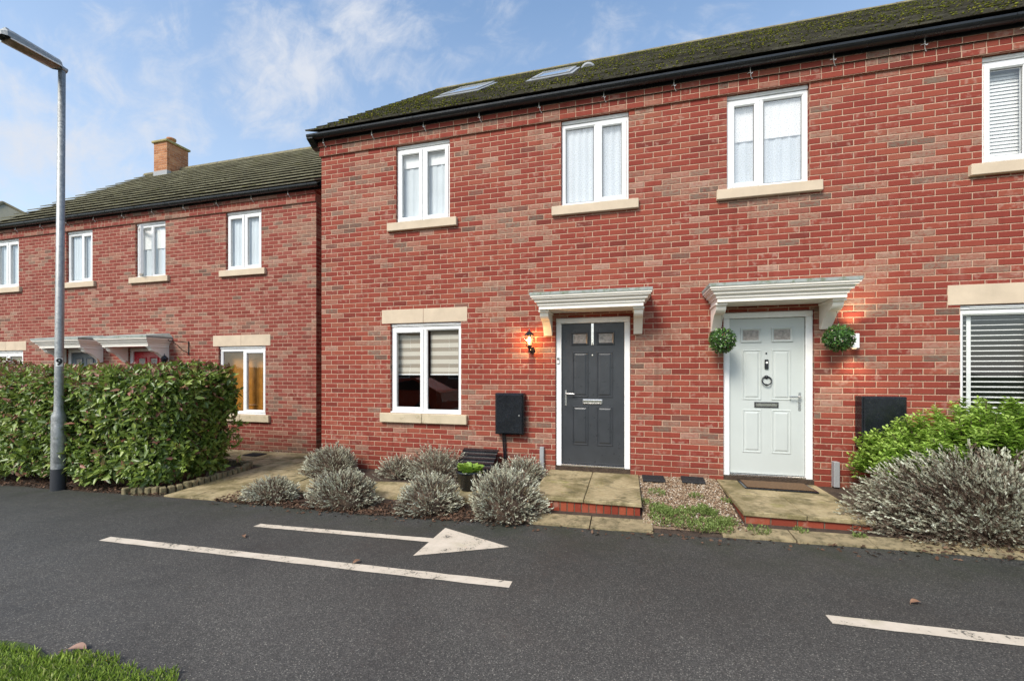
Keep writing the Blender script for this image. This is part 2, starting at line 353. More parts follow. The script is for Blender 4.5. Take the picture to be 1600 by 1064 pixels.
def pattern():
    t = NT('patterned_glass'); t.N.remove(t.p)
    n = t.noise(t.pos(), 70, 3, .6); bp = t.node('ShaderNodeBump'); bp.inputs['Distance'].default_value = .004; t.put(bp.inputs['Height'], n)
    tr = t.node('ShaderNodeBsdfTransparent'); df = t.node('ShaderNodeBsdfDiffuse'); df.inputs[0].default_value = (.74, .78, .80, 1); gl = t.node('ShaderNodeBsdfGlossy'); gl.inputs['Roughness'].default_value = .12
    gl.inputs['Roughness'].default_value = 0; t.L.new(bp.outputs[0], df.inputs['Normal'])
    a = t.node('ShaderNodeMixShader'); t.put(a.inputs[0], t.mr(n, .35, .65, .10, .34)); t.L.new(tr.outputs[0], a.inputs[1]); t.L.new(df.outputs[0], a.inputs[2])
    b = t.node('ShaderNodeMixShader'); b.inputs[0].default_value = .12; t.L.new(a.outputs[0], b.inputs[1]); t.L.new(gl.outputs[0], b.inputs[2])
    t.L.new(b.outputs[0], t.N['Material Output'].inputs[0]); return t.mat
M['patternglass'] = pattern()
M['curtain'] = simple('pale_curtain', (.60, .645, .68), .8, .06, 2)
M['blindwhite'] = simple('white_blind', (.84, .84, .83), .6, .03)
M['lens'] = simple('dirty_lamp_cover', (.24, .17, .12), .25, .35, 14, dirt=((.12, .13, .06), .5))
def zebra():
    t = NT('day_night_blind'); z = t.sep(t.pos())[2]
    f = t.m('FRACT', t.m('DIVIDE', z, .125)); s = t.mr(f, .46, .50)
    c = t.mix(s, (.36, .31, .25), (.66, .61, .53)); return t.out(c, .8)
M['zebra'] = zebra()
def emit(name, col, st):
    t = NT(name); t.N.remove(t.p); e = t.node('ShaderNodeEmission'); e.inputs[0].default_value = (*col, 1); e.inputs[1].default_value = st
    t.L.new(e.outputs[0], t.N['Material Output'].inputs[0]); return t.mat
M['bulb'] = emit('bulb', (1, .62, .22), 14); M['upbulb'] = emit('upbulb', (1, .72, .40), 3)
def leafmat(name, stops, rough=.4, trans=.0, spec=.4):
    t = NT(name); a = t.node('ShaderNodeAttribute', attribute_name='var').outputs['Fac']
    c = t.ramp(a, stops); n = t.noise(t.pos(), 40, 2); c = t.mix(t.mr(n, .3, .7, 0, .3), c, t.mix(1, c, (.6, .65, .5), 'MULTIPLY'))
    t.out(c, rough, spec)
    if trans:
        ts = t.node('ShaderNodeBsdfTranslucent'); t.put(ts.inputs[0], c); mx = t.node('ShaderNodeMixShader'); mx.inputs[0].default_value = trans
        t.L.new(t.p.outputs[0], mx.inputs[1]); t.L.new(ts.outputs[0], mx.inputs[2]); t.L.new(mx.outputs[0], t.N['Material Output'].inputs[0])
    return t.mat
M['hedge'] = leafmat('hedge_leaf', [(0, (.038, .066, .016)), (.25, (.10, .160, .030)), (.55, (.20, .285, .050)), (.78, (.36, .44, .10)), (.84, (.34, .20, .12)), (.93, (.30, .11, .09)), (1, (.38, .17, .12))], .36, .22, .5)
M['lav'] = leafmat('lavender_leaf', [(0, (.085, .058, .042)), (.16, (.19, .135, .105)), (.30, (.29, .255, .195)), (.55, (.46, .46, .35)), (.85, (.66, .67, .54)), (1, (.80, .80, .70))], .75, .2, .2)
M['shrub'] = leafmat('shrub_leaf', [(0, (.05, .10, .015)), (.4, (.16, .28, .04)), (.75, (.30, .46, .07)), (1, (.42, .58, .14))], .42, .28, .4)
M['weed'] = leafmat('weed_leaf', [(0, (.06, .08, .02)), (.5, (.14, .20, .045)), (1, (.30, .38, .13))], .6, .2, .3)
M['grass'] = leafmat('grass_blade', [(0, (.08, .12, .02)), (.45, (.22, .33, .045)), (.8, (.36, .48, .09)), (.9, (.50, .55, .22)), (1, (.55, .47, .26))], .5, .25, .3)
M['litter'] = leafmat('leaf_litter', [(0, (.04, .025, .018)), (.5, (.10, .055, .035)), (.85, (.17, .10, .065)), (1, (.30, .21, .13))], .8, 0, .2)
M['topiary'] = leafmat('topiary_leaf', [(0, (.025, .07, .012)), (.5, (.06, .15, .025)), (.86, (.12, .24, .05)), (.88, (.35, .03, .03)), (.93, (.40, .06, .05)), (.94, (.75, .72, .62)), (1, (.8, .78, .7))], .35, .05, .5)
M['moss'] = leafmat('roof_moss', [(0, (.05, .06, .015)), (.5, (.15, .165, .025)), (.85, (.27, .29, .04)), (1, (.32, .27, .07))], .95, 0, .1)
M['gravel'] = leafmat('gravel_stone', [(0, (.13, .08, .05)), (.35, (.28, .18, .11)), (.6, (.38, .29, .20)), (.85, (.50, .42, .33)), (1, (.68, .64, .58))], .8, 0, .3)
M['gravelbase'] = simple('gravel_bed', (.24, .17, .11), .95, .3, 30, bump=.01, bscale=90)

rng = np.random.default_rng(11)
def blades(name, P, D, Nn, Lg, Wd, var, mat, parent=None, loc=None, two=True, tipw=.62, droop=0.):
    """leaf mesh: P base (n,3), D axis, Nn normal, folded along the midrib"""
    n = len(P); D = D / (np.linalg.norm(D, axis=1, keepdims=True) + 1e-9)
    Sd = np.cross(D, Nn); Sd /= (np.linalg.norm(Sd, axis=1, keepdims=True) + 1e-9); Nr = np.cross(Sd, D)
    Lg = Lg[:, None]; Wd = Wd[:, None] / 2
    base = P; tip = P + D * Lg - Nr * Lg * droop
    O = np.array(ORG[parent.name] if parent else (loc or (0, 0, 0)))
    if two:
        m1 = P + D * Lg * .35 + Nr * Wd * .35; m2 = P + D * Lg * .72 + Nr * Wd * .25 - Nr * Lg * droop * .5
        V = np.stack([base, m1 - 0 * Sd + Sd * Wd, m2 + Sd * Wd * tipw, tip, m2 - Sd * Wd * tipw, m1 - Sd * Wd, ], 1).reshape(-1, 3) - O
        F = (np.arange(n)[:, None, None] * 6 + np.array([[0, 1, 2, 3], [0, 3, 4, 5]])[None]).reshape(-1); nf = 2 * n; nv = 6 * n; vv = np.repeat(var, 6)
    else:
        m1 = P + D * Lg * .55
        V = np.stack([base, m1 + Sd * Wd, tip, m1 - Sd * Wd], 1).reshape(-1, 3) - O
        F = (np.arange(n)[:, None] * 4 + np.arange(4)[None]).reshape(-1); nf = n; nv = 4 * n; vv = np.repeat(var, 4)
    me = bpy.data.meshes.new(name); me.vertices.add(nv); me.vertices.foreach_set('co', V.astype(np.float32).ravel())
    me.loops.add(nf * 4); me.loops.foreach_set('vertex_index', F.astype(np.int32)); me.polygons.add(nf)
    me.polygons.foreach_set('loop_start', (np.arange(nf) * 4).astype(np.int32)); me.update(calc_edges=True)
    a = me.attributes.new('var', 'FLOAT', 'POINT'); a.data.foreach_set('value', vv.astype(np.float32))
    me.materials.append(mat); me.validate()
    return link(name, me, parent, loc)
def unit(n):
    v = rng.normal(size=(n, 3)); return v / np.linalg.norm(v, axis=1, keepdims=True)
def lumps(name, P, Rr, var, mat, parent=None, loc=None, flat=.6):
    """many small irregular stones / moss lumps as one mesh"""
    base = np.array([(1, 0, 0), (0, 1, 0), (-1, 0, 0), (0, -1, 0), (0, 0, 1), (0, 0, -1)], float)
    fc = np.array([(0, 1, 4), (1, 2, 4), (2, 3, 4), (3, 0, 4), (1, 0, 5), (2, 1, 5), (3, 2, 5), (0, 3, 5)])
    n = len(P); O = np.array(ORG[parent.name] if parent else (loc or (0, 0, 0)))
    sc = np.stack([Rr * rng.uniform(.7, 1.4, n), Rr * rng.uniform(.7, 1.4, n), Rr * flat * rng.uniform(.6, 1.2, n)], 1)
    a = rng.uniform(0, 6.28, n); c, s = np.cos(a), np.sin(a)
    V = base[None] * sc[:, None]; V = V + rng.normal(size=V.shape) * Rr[:, None, None] * .12
    X = V[..., 0] * c[:, None] - V[..., 1] * s[:, None]; Y = V[..., 0] * s[:, None] + V[..., 1] * c[:, None]; V = np.stack([X, Y, V[..., 2]], -1)
    V = (V + P[:, None] - O).reshape(-1, 3); F = (np.arange(n)[:, None, None] * 6 + fc[None]).reshape(-1); nf = 8 * n
    me = bpy.data.meshes.new(name); me.vertices.add(6 * n); me.vertices.foreach_set('co', V.astype(np.float32).ravel())
    me.loops.add(nf * 3); me.loops.foreach_set('vertex_index', F.astype(np.int32)); me.polygons.add(nf)
    me.polygons.foreach_set('loop_start', (np.arange(nf) * 3).astype(np.int32)); me.update(calc_edges=True)
    at = me.attributes.new('var', 'FLOAT', 'POINT'); at.data.foreach_set('value', np.repeat(var, 6).astype(np.float32)); me.materials.append(mat)
    return link(name, me, parent, loc)

# ------------------------------------------------------------------ ground
def zg(x): return -.2 + .017 * (max(-22, min(12, x)) - 1)
WX = [-30, -6, -4.8, .3, 2.5, 8]; WZ = [-.28, -.26, -.24, -.065, -.05, -.04]
def zb(x, y):
    wz = float(np.interp(x, WX, WZ)); t = max(0, min(1, (y + 1.62) / 1.5)); return zg(x) + .004 + (wz - zg(x) - .004) * t
def edge_y(x): return float(np.interp(x, [-12, -7.7, -5, -2.5, -.8, .2, 1.04, 2.3, 3.1, 9], [-1.76, -1.76, -1.73, -1.78, -1.70, -1.66, -1.65, -1.62, -1.65, -1.7])) + .012 * math.sin(x * 7.3) + .008 * math.sin(x * 17.1)
def sheet(name, xs, yf0, yf1, zf, mat, ny=6, kind='structure', ysub=None):
    mb = MB(); rows = []
    for j in range(ny + 1):
        rows.append([(x, yf0(x) + (yf1(x) - yf0(x)) * j / ny, zf(x, yf0(x) + (yf1(x) - yf0(x)) * j / ny)) for x in xs])
    mb.grid(rows, 0, False, True); o = mb.build(name, mat); o['kind'] = kind; return o
xs = list(np.arange(-24, 14.01, .12))
c_ = lambda k: (lambda x: k)
xl = [-300, -150, -60, -30] + list(np.arange(-24, 14.1, 1)) + [30, 80, 150, 300]
sheet('ground', xl, c_(-300), c_(400), lambda x, y: zg(x) - .12, M['grassbase'], ny=70)
sheet('asphalt_path', xs, c_(-4.30), edge_y, lambda x, y: zg(x), M['asphalt'])
sheet('grass_verge', xs, c_(-6.6), lambda x: -4.285 + .03 * math.sin(3 * x) + .02 * math.sin(9 * x), lambda x, y: zg(x) + .012, M['grassbase'])
sheet('road', xl, c_(-13.5), c_(-6.75), lambda x, y: zg(x) - .06, M['asphalt'])
sheet('soil_bed', xs, lambda x: edge_y(x) - .02, c_(2.2), lambda x, y: zb(x, y) - .012, M['soil'], ny=16)

# painted markings
def marking(name, polys, label):
    mb = MB()
    for poly in polys: mb.face([(x, y, zg(x) + .004) for x, y in poly], 0)
    o = mb.build(name, M['paint']); tag(o, label, 'road marking'); return o
def strip(x0, x1, y0, y1, w=.1):
    pts = []; n = 24
    for i in range(n + 1):
        x = x0 + (x1 - x0) * i / n; y = y0 + (y1 - y0) * i / n; pts.append((x, y, w / 2 + random.uniform(-.004, .004)))
    return [[(a[0], a[1] - a[2]), (b[0], b[1] - b[2]), (b[0], b[1] + b[2]), (a[0], a[1] + a[2])] for a, b in zip(pts, pts[1:])]
marking('painted_line', strip(-4.86, -.81, -2.955, -2.93), 'long white painted line on the asphalt below the arrow')
marking('painted_line', strip(1.19, 4.8, -2.90, -2.90), 'white painted line at the right edge of the asphalt path')
marking('painted_arrow', strip(-3.70, -1.745, -2.325, -2.295, .085) + [[(-1.745, -2.64), (-1.00, -2.285), (-1.745, -1.975)]], 'worn white painted arrow pointing right on the asphalt')

# paving flags as real slabs
def slabs(mb, cells, th=.05):
    for (x0, x1, y0, y1) in cells:
        g = .006; z = [zb(x0, y0), zb(x1, y0), zb(x1, y1), zb(x0, y1)]; dz = random.uniform(.004, .014)
        t = [(x0 + g, y0 + g, z[0] + dz), (x1 - g, y0 + g, z[1] + dz), (x1 - g, y1 - g, z[2] + dz), (x0 + g, y1 - g, z[3] + dz)]
        b = [(p[0], p[1], p[2] - th) for p in t]; mb.face(t)
        for i in range(4): j = (i + 1) % 4; mb.face([b[i], b[j], t[j], t[i]])
mb = MB(); cells = []
y = -1.70
for row in range(6):
    y1 = y + .45
    for k in range(3): x0 = -5.86 + k * .45 + (.0 if row % 2 else 0); cells.append((x0, x0 + .45, y, y1))
    y = y1
for k in range(8): cells.append((-6.3 - k * .6, -5.7 - k * .6, .35, .95)); 
for k in range(4): cells.append((-6.3 - k * .45, -5.87 - k * .45, -.09, .345))
for k in range(6): cells.append((-4.5 + k * .6, -3.9 + k * .6, -1.25, -.65))
slabs(mb, cells); o = mb.build('paved_path', M['flag']); o['kind'] = 'structure'
# kerb-like edging slabs in front of the steps
mb = MB(); cells = []
for k in range(8):
    x0 = -.95 + k * .6
    if x0 < 3.2: cells.append((x0, x0 + .6, edge_y(x0 + .3) + .0, -1.40))
slabs(mb, [c for c in cells if not (.0 < c[0] < .6)]); o = mb.build('edging_slabs', simple('dirty_concrete_edging', (.27, .215, .12), .9, .3, 7, bump=.004, bscale=60, dirt=((.075, .065, .03), .47))); o['kind'] = 'structure'

# ------------------------------------------------------------------ building pieces
def wall_with_openings(mb, x0, x1, z0, z1, y, holes, depth=.11, m=0):
    X = sorted({x0, x1, *[h[0] for h in holes], *[h[1] for h in holes]}); Z = sorted({z0, z1, *[h[2] for h in holes], *[h[3] for h in holes]})
    for a, b in zip(X, X[1:]):
        for c, d in zip(Z, Z[1:]):
            if any(h[0] <= a and b <= h[1] and h[2] <= c and d <= h[3] for h in holes): continue
            mb.face([(a, y, c), (b, y, c), (b, y, d), (a, y, d)], m)
    for h in holes:
        a, b, c, d = h[:4]; q = y + depth
        mb.face([(a, y, c), (a, y, d), (a, q, d), (a, q, c)], m); mb.face([(b, y, c), (b, q, c), (b, q, d), (b, y, d)], m)
        mb.face([(a, y, d), (b, y, d), (b, q, d), (a, q, d)], m); mb.face([(a, y, c), (a, q, c), (b, q, c), (b, y, c)], m)

def window(parent, x0, x1, z0, z1, yw, lights, back='curtain', label=None, head=True, openl=None, gl='glass'):
    """lights: list of (fraction end, sash?)"""
    f = yw + .045; mb = MB()
    zt = z1 - (.055 if head else 0)
    if head:
        mb.box(x0 + .004, x1 - .004, f - .014, f + .06, zt + .006, z1 - .002, 0, .004)
        mb.box(x0 + .10, x1 - .10, f - .024, f - .0145, zt + .022, zt + .040, 0, .003)
    mb.box(x0 - .0, x1 + .0, f - .042, f - .001, z0 + .002, z0 + .022, 0, .004)       # bottom cill nib
    mb.ring(x0 + .003, x1 - .003, z0 + .003, zt, [(0, f + .07), (0, f + .004), (.004, f), (.040, f), (.046, f + .006), (.046, f + .06)])
    iw = x1 - x0 - .006 - .092; xa = x0 + .003 + .046; za, zc = z0 + .049, zt - .046; prev = xa; glasses = []
    for i, (fr, sash) in enumerate(lights):
        xe = xa + iw * fr; last = i == len(lights) - 1
        if not last: mb.box(xe - .028, xe + .028, f + .0005, f + .06, za - .001, zc + .001, 0, .004)
        a = prev; b = xe if last else xe - .028; prev = xe + .028
        if sash:
            g0 = (a - .012, b + .012, za - .012, zc + .012)
            if openl == i: glasses.append((a, b, za, zc, True)); continue
            mb.ring(*g0, [(0, f + .001), (0, f - .013), (.005, f - .018), (.044, f - .018), (.056, f - .008), (.056, f + .04)])
            gi = (g0[0] + .056, g0[1] - .056, g0[2] + .056, g0[3] - .056); yy = f + .012
        else:
            mb.ring(a - .002, b + .002, za - .002, zc + .002, [(0, f + .004), (.012, f + .014), (.016, f + .03)])
            gi = (a + .014, b - .014, za + .014, zc - .014); yy = f + .026
        glasses.append((*gi, False, yy))
    w_ = mb.build('window', M['upvc'], parent)
    if label: w_['label'] = label
    for g in glasses:
        if g[4] is True: # open casement hung on its left side
            a, b, c, d = g[:4]; s = MB(); L = b - a
            s.ring(0, L, c, d, [(0, .05), (0, 0), (.004, -.004), (.05, -.004), (.056, .004), (.056, .04), (0.0, .05)])
            s.box(.05, L - .05, .010, .016, c + .05, d - .05, 1)
            an = R(-28); s.v = [(a + v[0] * math.cos(an) - v[1] * math.sin(an), f - .02 + v[0] * math.sin(an) + v[1] * math.cos(an), v[2]) for v in s.v]
            s.build('casement', [M['upvc'], M['glass']], w_)
            continue
        p = MB(); a, b, c, d = g[:4]; yy = g[5]; p.face([(a, yy, c), (b, yy, c), (b, yy, d), (a, yy, d)]); p.build('pane', M[gl], w_)
        r = MB(); r.ring(a - .001, b + .001, c - .001, d + .001, [(0, yy - .001), (.006, yy - .0015), (.007, yy)]); r.build('glazing_seal', M['seal'], w_)
    # what stands behind the glass
    rm = MB(); yb = yw + .125; D = 2.6
    a, b, c, d = x0 + .02, x1 - .02, z0 + .02, z1 - .02; A, B, C_, D_ = x0 - .5, x1 + .5, z0 - .5, z1 + .25
    rm.face([(A, yb + D, C_), (B, yb + D, C_), (B, yb + D, D_), (A, yb + D, D_)])
    for q in ([(A, yb, C_), (A, yb + D, C_), (A, yb + D, D_), (A, yb, D_)], [(B, yb, C_), (B, yb, D_), (B, yb + D, D_), (B, yb + D, C_)],
              [(A, yb, D_), (A, yb + D, D_), (B, yb + D, D_), (B, yb, D_)], [(A, yb, C_), (B, yb, C_), (B, yb + D, C_), (A, yb + D, C_)]): rm.face(q)
    wall_with_openings(rm, A, B, C_, D_, yb, [(a, b, c, d)], 0)
    rm.build('room', M['roomdark'] if back in ('zebra', 'venetian_dark') else M['plaster'], w_)
    yc = yw + (.17 if back == 'wood' else .105 if back in ('curtain', 'halfblind', 'topblind') else .135)
    if back in ('curtain', 'halfblind', 'sheer', 'topblind'):
        cm = MB(); n = 60; amp = .008 if 'blind' not in back else .002
        for (p0, p1) in ([(x0 - .02, x1 + .02)] if back != 'sheer' else [(x0 - .02, x0 + (x1 - x0) * .30), (x0 + (x1 - x0) * .62, x1 + .02)]):
            zz = (z0 - .02, z1 - .02)
            if 'blind' in back: zz = (z1 - (z1 - z0) * (.47 if back == 'halfblind' else .27), z1 - .02)
            cm.grid([[(p0 + (p1 - p0) * i / n, yc + amp * math.sin(i * 1.1) + amp * .6 * math.sin(i * 2.7), z) for i in range(n + 1)] for z in zz])
        cm.build('blind' if 'blind' in back else 'curtain', M['blindwhite'] if 'blind' in back else M['curtain'], w_)
        if 'blind' in back:
            gm = MB(); gm.grid([[(x0 + (x1 - x0) * i / 50, yc + .016 + .006 * math.sin(i * .9) + .004 * math.sin(i * 2.3), z) for i in range(51)] for z in (z0, z1)]); gm.build('net_curtain', M['curtain'], w_)
    elif back == 'zebra':
        cm = MB(); zb_ = z0 + (z1 - z0) * .44
        for p0, p1 in ((x0 + .06, x0 + .55), (x0 + .62, x1 - .06)):
            cm.box(p0, p1, yc, yc + .004, zb_, z1 - .08); cm.box(p0, p1, yc - .012, yc + .012, zb_ - .025, zb_ - .001, 1, .003)
        cm.build('blind', [M['zebra'], M['blindwhite']], w_)
    elif back.startswith('venetian'):
        cm = MB(); k = z0 + .06
        while k < z1 - .06:
            cm.face([(x0 + .05, yc - (.022 if back == 'venetian_dark' else .008), k - .006), (x1 - .05, yc - (.022 if back == 'venetian_dark' else .008), k - .006), (x1 - .05, yc + (.022 if back == 'venetian_dark' else .008), k + (.008 if back == 'venetian_dark' else .042)), (x0 + .05, yc + (.022 if back == 'venetian_dark' else .008), k + (.008 if back == 'venetian_dark' else .042))]); k += .058 if back == 'venetian_dark' else .04
        for q in (.12, .86): cm.box(x0 + (x1 - x0) * q - .02, x0 + (x1 - x0) * q + .02, yc - .026, yc - .024, z0 + .05, z1 - .05)
        cm.build('blind', M['blindwhite'], w_)
    elif back == 'wood':
        cm = MB(); cm.box(x0 - .1, x1 + .2, yc + .06, yc + .10, z0 - .2, z1 + .1)
        for q in range(2):
            a = x0 + .45 + q * .42; cm.ring(a, a + .34, z0 + .15, z1 - .25, [(0, yc + .059), (.02, yc + .048), (.04, yc + .059)])
        cm.build('inner_door', M['wood'], w_)
    return w_

def sill(parent, x0, x1, z0, z1, yw, joint=False, mat='stone'):
    mb = MB(); J = [x0, x1] if not joint else [x0, (x0 + x1) / 2 - .003, (x0 + x1) / 2 + .003, x1]
    for a, b in zip(J[::2], J[1::2]): 
        c = .006
        mb.box(a, b, yw - .055, yw + .085, z0, z1, 0, c)
    return mb.build('sill', M[mat], parent)
def lintel(parent, x0, x1, z0, z1, yw, joint=True):
    mb = MB(); J = [x0, x1] if not joint else [x0, (x0 + x1) / 2 - .002, (x0 + x1) / 2 + .002, x1]
    for a, b in zip(J[::2], J[1::2]): mb.box(a, b, yw - .006, yw + .10, z0, z1, 0, .003)
    return mb.build('lintel', M['stone'], parent)

def canopy(parent, xc, zb_, yw, label=None):
    hw, dp = .655, .42; steps = [(0, 0), (0, .048), (.016, .048), (.016, .066), (.034, .088), (.048, .090), (.048, .106), (.066, .128), (.080, .130), (.080, .148), (.094, .150), (.098, .172)]
    mb = MB(); rows = []
    for o, z in steps:
        rows.append([(xc - hw - o, yw - .001, zb_ + z), (xc - hw - o, yw - dp - o, zb_ + z), (xc + hw + o, yw - dp - o, zb_ + z), (xc + hw + o, yw - .001, zb_ + z)])
    for a, b in zip(rows, rows[1:]):
        for j in range(3): mb.face([a[j], a[j + 1], b[j + 1], b[j]])
    r = rows[0]; mb.face([(r[0][0] + .0, yw - .001, zb_), (r[1][0], r[1][1], zb_), (r[2][0], r[2][1], zb_), (r[3][0], yw - .001, zb_)][::-1])
    mb.ring(0, 0, 0, 0, []) if False else None
    cn = mb.build('canopy', M['whitewood'], parent)
    if label: cn['label'] = label
    t = MB(); o = .104; z0 = zb_ + .173; z1 = z0 + .036
    q0 = [(xc - hw - o, yw, z0), (xc - hw - o, yw - dp - o, z0), (xc + hw + o, yw - dp - o, z0), (xc + hw + o, yw, z0)]
    q1 = [(xc - hw - o, yw, z1 + .0), (xc - hw - o, yw - dp - o, z1), (xc + hw + o, yw - dp - o, z1), (xc + hw + o, yw, z1)]
    q2 = [(xc - hw - o, yw - .02, z1 + .0), (xc - hw - o, yw - dp - o, z1), (xc + hw + o, yw - dp - o, z1), (xc + hw + o, yw - .02, z1 + .0)]
    for j in range(3): t.face([q0[j], q0[j + 1], q1[j + 1], q1[j]])
    t.face(q0[::-1])
    t.face([q1[0], q1[1], (xc - hw, yw, z1 + .09)]); t.face([q1[3], (xc + hw, yw, z1 + .09), q1[2]]); t.face([q1[1], q1[2], (xc + hw, yw, z1 + .09), (xc - hw, yw, z1 + .09)])
    t.build('lead_roof', M['lead'], cn)
    for s in (-1, 1):
        xm = xc + s * .60; b = MB(); pr = [(0, -.305), (-.035, -.315), (-.05, -.30)]
        for i in range(9):
            a = i / 8; ang = a * math.pi / 2
            pr.append((-.06 - .10 * math.sin(ang) * 1.0 - .07 * a, -.285 + .16 * a + .03 * math.sin(a * math.pi)))
        for i in range(7):
            a = i / 6; pr.append((-.23 - .12 * math.sin(a * math.pi / 2), -.125 + .085 * (1 - math.cos(a * math.pi / 2))))
        pr += [(-.36, -.04), (-.36, -.002), (0, -.002)]
        b.extrude_x([(yw + y_, zb_ + z_) for y_, z_ in pr], xm - .055, xm + .055)
        b.box(xm - .068, xm + .068, yw - .385, yw - .001, zb_ - .030, zb_ - .0015, 0, .006)
        b.build('bracket', M['whitewood'], cn)
    return cn

def door(parent, x0, x1, z0, z1, yw, mat, hinge='r', label=None, extras='dark'):
    fm = MB(); f = yw + .03
    # frame: two jambs and a head, no bottom
    for a, b in ((x0, x0 + .075), (x1 - .075, x1)): fm.box(a, b, f, f + .09, z0, z1 - .0755, 0, .006)
    fm.box(x0, x1, f, f + .09, z1 - .075, z1, 0, .006)
    fm.build('door_frame', M['upvc'], parent)
    th = MB(); th.box(x0 + .076, x1 - .076, f - .01, f + .10, z0 + .002, z0 + .028, 0, .004); th.build('threshold', M['steel'], parent)
    a, b, c, d = x0 + .079, x1 - .079, z0 + .032, z1 - .079; y = f + .03; mb = MB()
    mb.box(a, b, y, y + .044, c, d, 0, .003); W = b - a; Hh = d - c; cx = (a + b) / 2
    for s in (-1, 1):
        xi, xo = cx + s * .055, cx + s * (W / 2 - .145); p0, p1 = min(xi, xo), max(xi, xo)
        for (q0, q1) in ((.135, .415), (.475, .80)):
            mb.ring(p0, p1, c + Hh * q0, c + Hh * q1, [(0, y + .001), (.006, y - .007), (.014, y - .008), (.022, y + .0005), (.030, y - .0006), (.046, y - .008), (.049, y - .0085)])
            mb.box(p0 + .049, p1 - .049, y - .0085, y - .001, c + Hh * q0 + .049, c + Hh * q1 - .049)
    dr = mb.build('door', mat, parent)
    if label: dr['label'] = label
    for s in (-1, 1):
        xi, xo = cx + s * .055, cx + s * (W / 2 - .125); p0, p1 = min(xi, xo), max(xi, xo); k0, k1 = c + Hh * .845, c + Hh * .94
        g = MB(); g.ring(p0, p1, k0, k1, [(0, y), (.004, y - .014), (.014, y - .016), (.026, y - .006), (.03, y - .003)]); g.build('glazing_frame', mat, dr)
        g = MB(); g.face([(p0 + .029, y - .003, k0 + .029), (p1 - .029, y - .003, k0 + .029), (p1 - .029, y - .003, k1 - .029), (p0 + .029, y - .003, k1 - .029)]); g.build('glazing', M['obscure'], dr)
    zl = c + Hh * .445; lb = MB()
    lb.ring(cx - .135, cx + .135, zl - .035, zl + .035, [(0, y), (.002, y - .010), (.012, y - .012), (.014, y - .008)], 1)
    lb.box(cx - .122, cx + .122, y - .0105, y - .002, zl - .022, zl + .022, 0, .003); lb.build('letter_box', [M['chrome'], M['seal'] if extras == 'white' else M['steel']], dr)
    hx = a + .055 if hinge == 'r' else b - .055; sg = 1 if hinge == 'r' else -1; zh = c + Hh * .50
    h = MB(); h.box(hx - .014, hx + .014, y - .010, y - .0005, zh - .17, zh + .05, 0, .004)
    h.tube([(hx, y - .008, zh), (hx, y - .045, zh), (hx + sg * .015, y - .055, zh), (hx + sg * .125, y - .055, zh)], .0095, 10); h.build('handle', M['steel'], dr)
    pe = MB(); pe.lathe((cx, 0, 0), [(0, 0)]) if False else None
    pe.tube([(cx - (.0 if extras == 'white' else -.0), y - .006, c + Hh * .775), (cx, y + .001, c + Hh * .775)], .010, 12); pe.build('peephole', M['chrome'] if extras != 'white' else M['black'], dr)
    if extras == 'dark':
        e = MB(); e.box(cx - .018, cx + .018, y - .006, y - .0005, d - .30, d - .002, 0, .002); e.tube([(cx, y - .006, d - .29), (cx, y - .03, d - .295), (cx, y - .034, d - .27)], .005, 8); e.build('wreath_hanger', M['chrome'], dr)
        e = MB(); zz = c + Hh * .74; e.box(x0 + .012, x0 + .050, f - .022, f - .001, zz - .045, zz + .045, 0, .004); e.box(x0 + .02, x0 + .042, f - .0245, f - .0225, zz + .0, zz + .035, 1); e.build('doorbell', [M['upvc'], M['black']], dr)
    if extras == 'white':
        e = MB(); zz = c + Hh * .705; e.box(cx - .022, cx + .022, y - .024, y - .001, zz - .06, zz + .06, 0, .008); e.tube([(cx, y - .027, zz + .02), (cx, y - .024, zz + .02)], .013, 14, 1); e.build('doorbell', [M['black'], M['numwhite']], dr)
        e = MB(); zk = c + Hh * .60; e.lathe((cx, y - .004, zk + .045), [(0, .024), (.016, .018), (.024, 0), (.016, -.018), (0, -.024)], 12)
        e.tube([(cx + .052 * math.cos(t), y - .024 + .012 * math.sin(t), zk + .052 * math.sin(t)) for t in [i * math.pi / 12 for i in range(25)]], .008, 8)
        e.lathe((cx, y - .004, zk - .052), [(0, .016), (.016, .0), (0, -.016)], 10); e.build('knocker', M['black'], dr)
    # hallway behind so no light leaks
    return dr

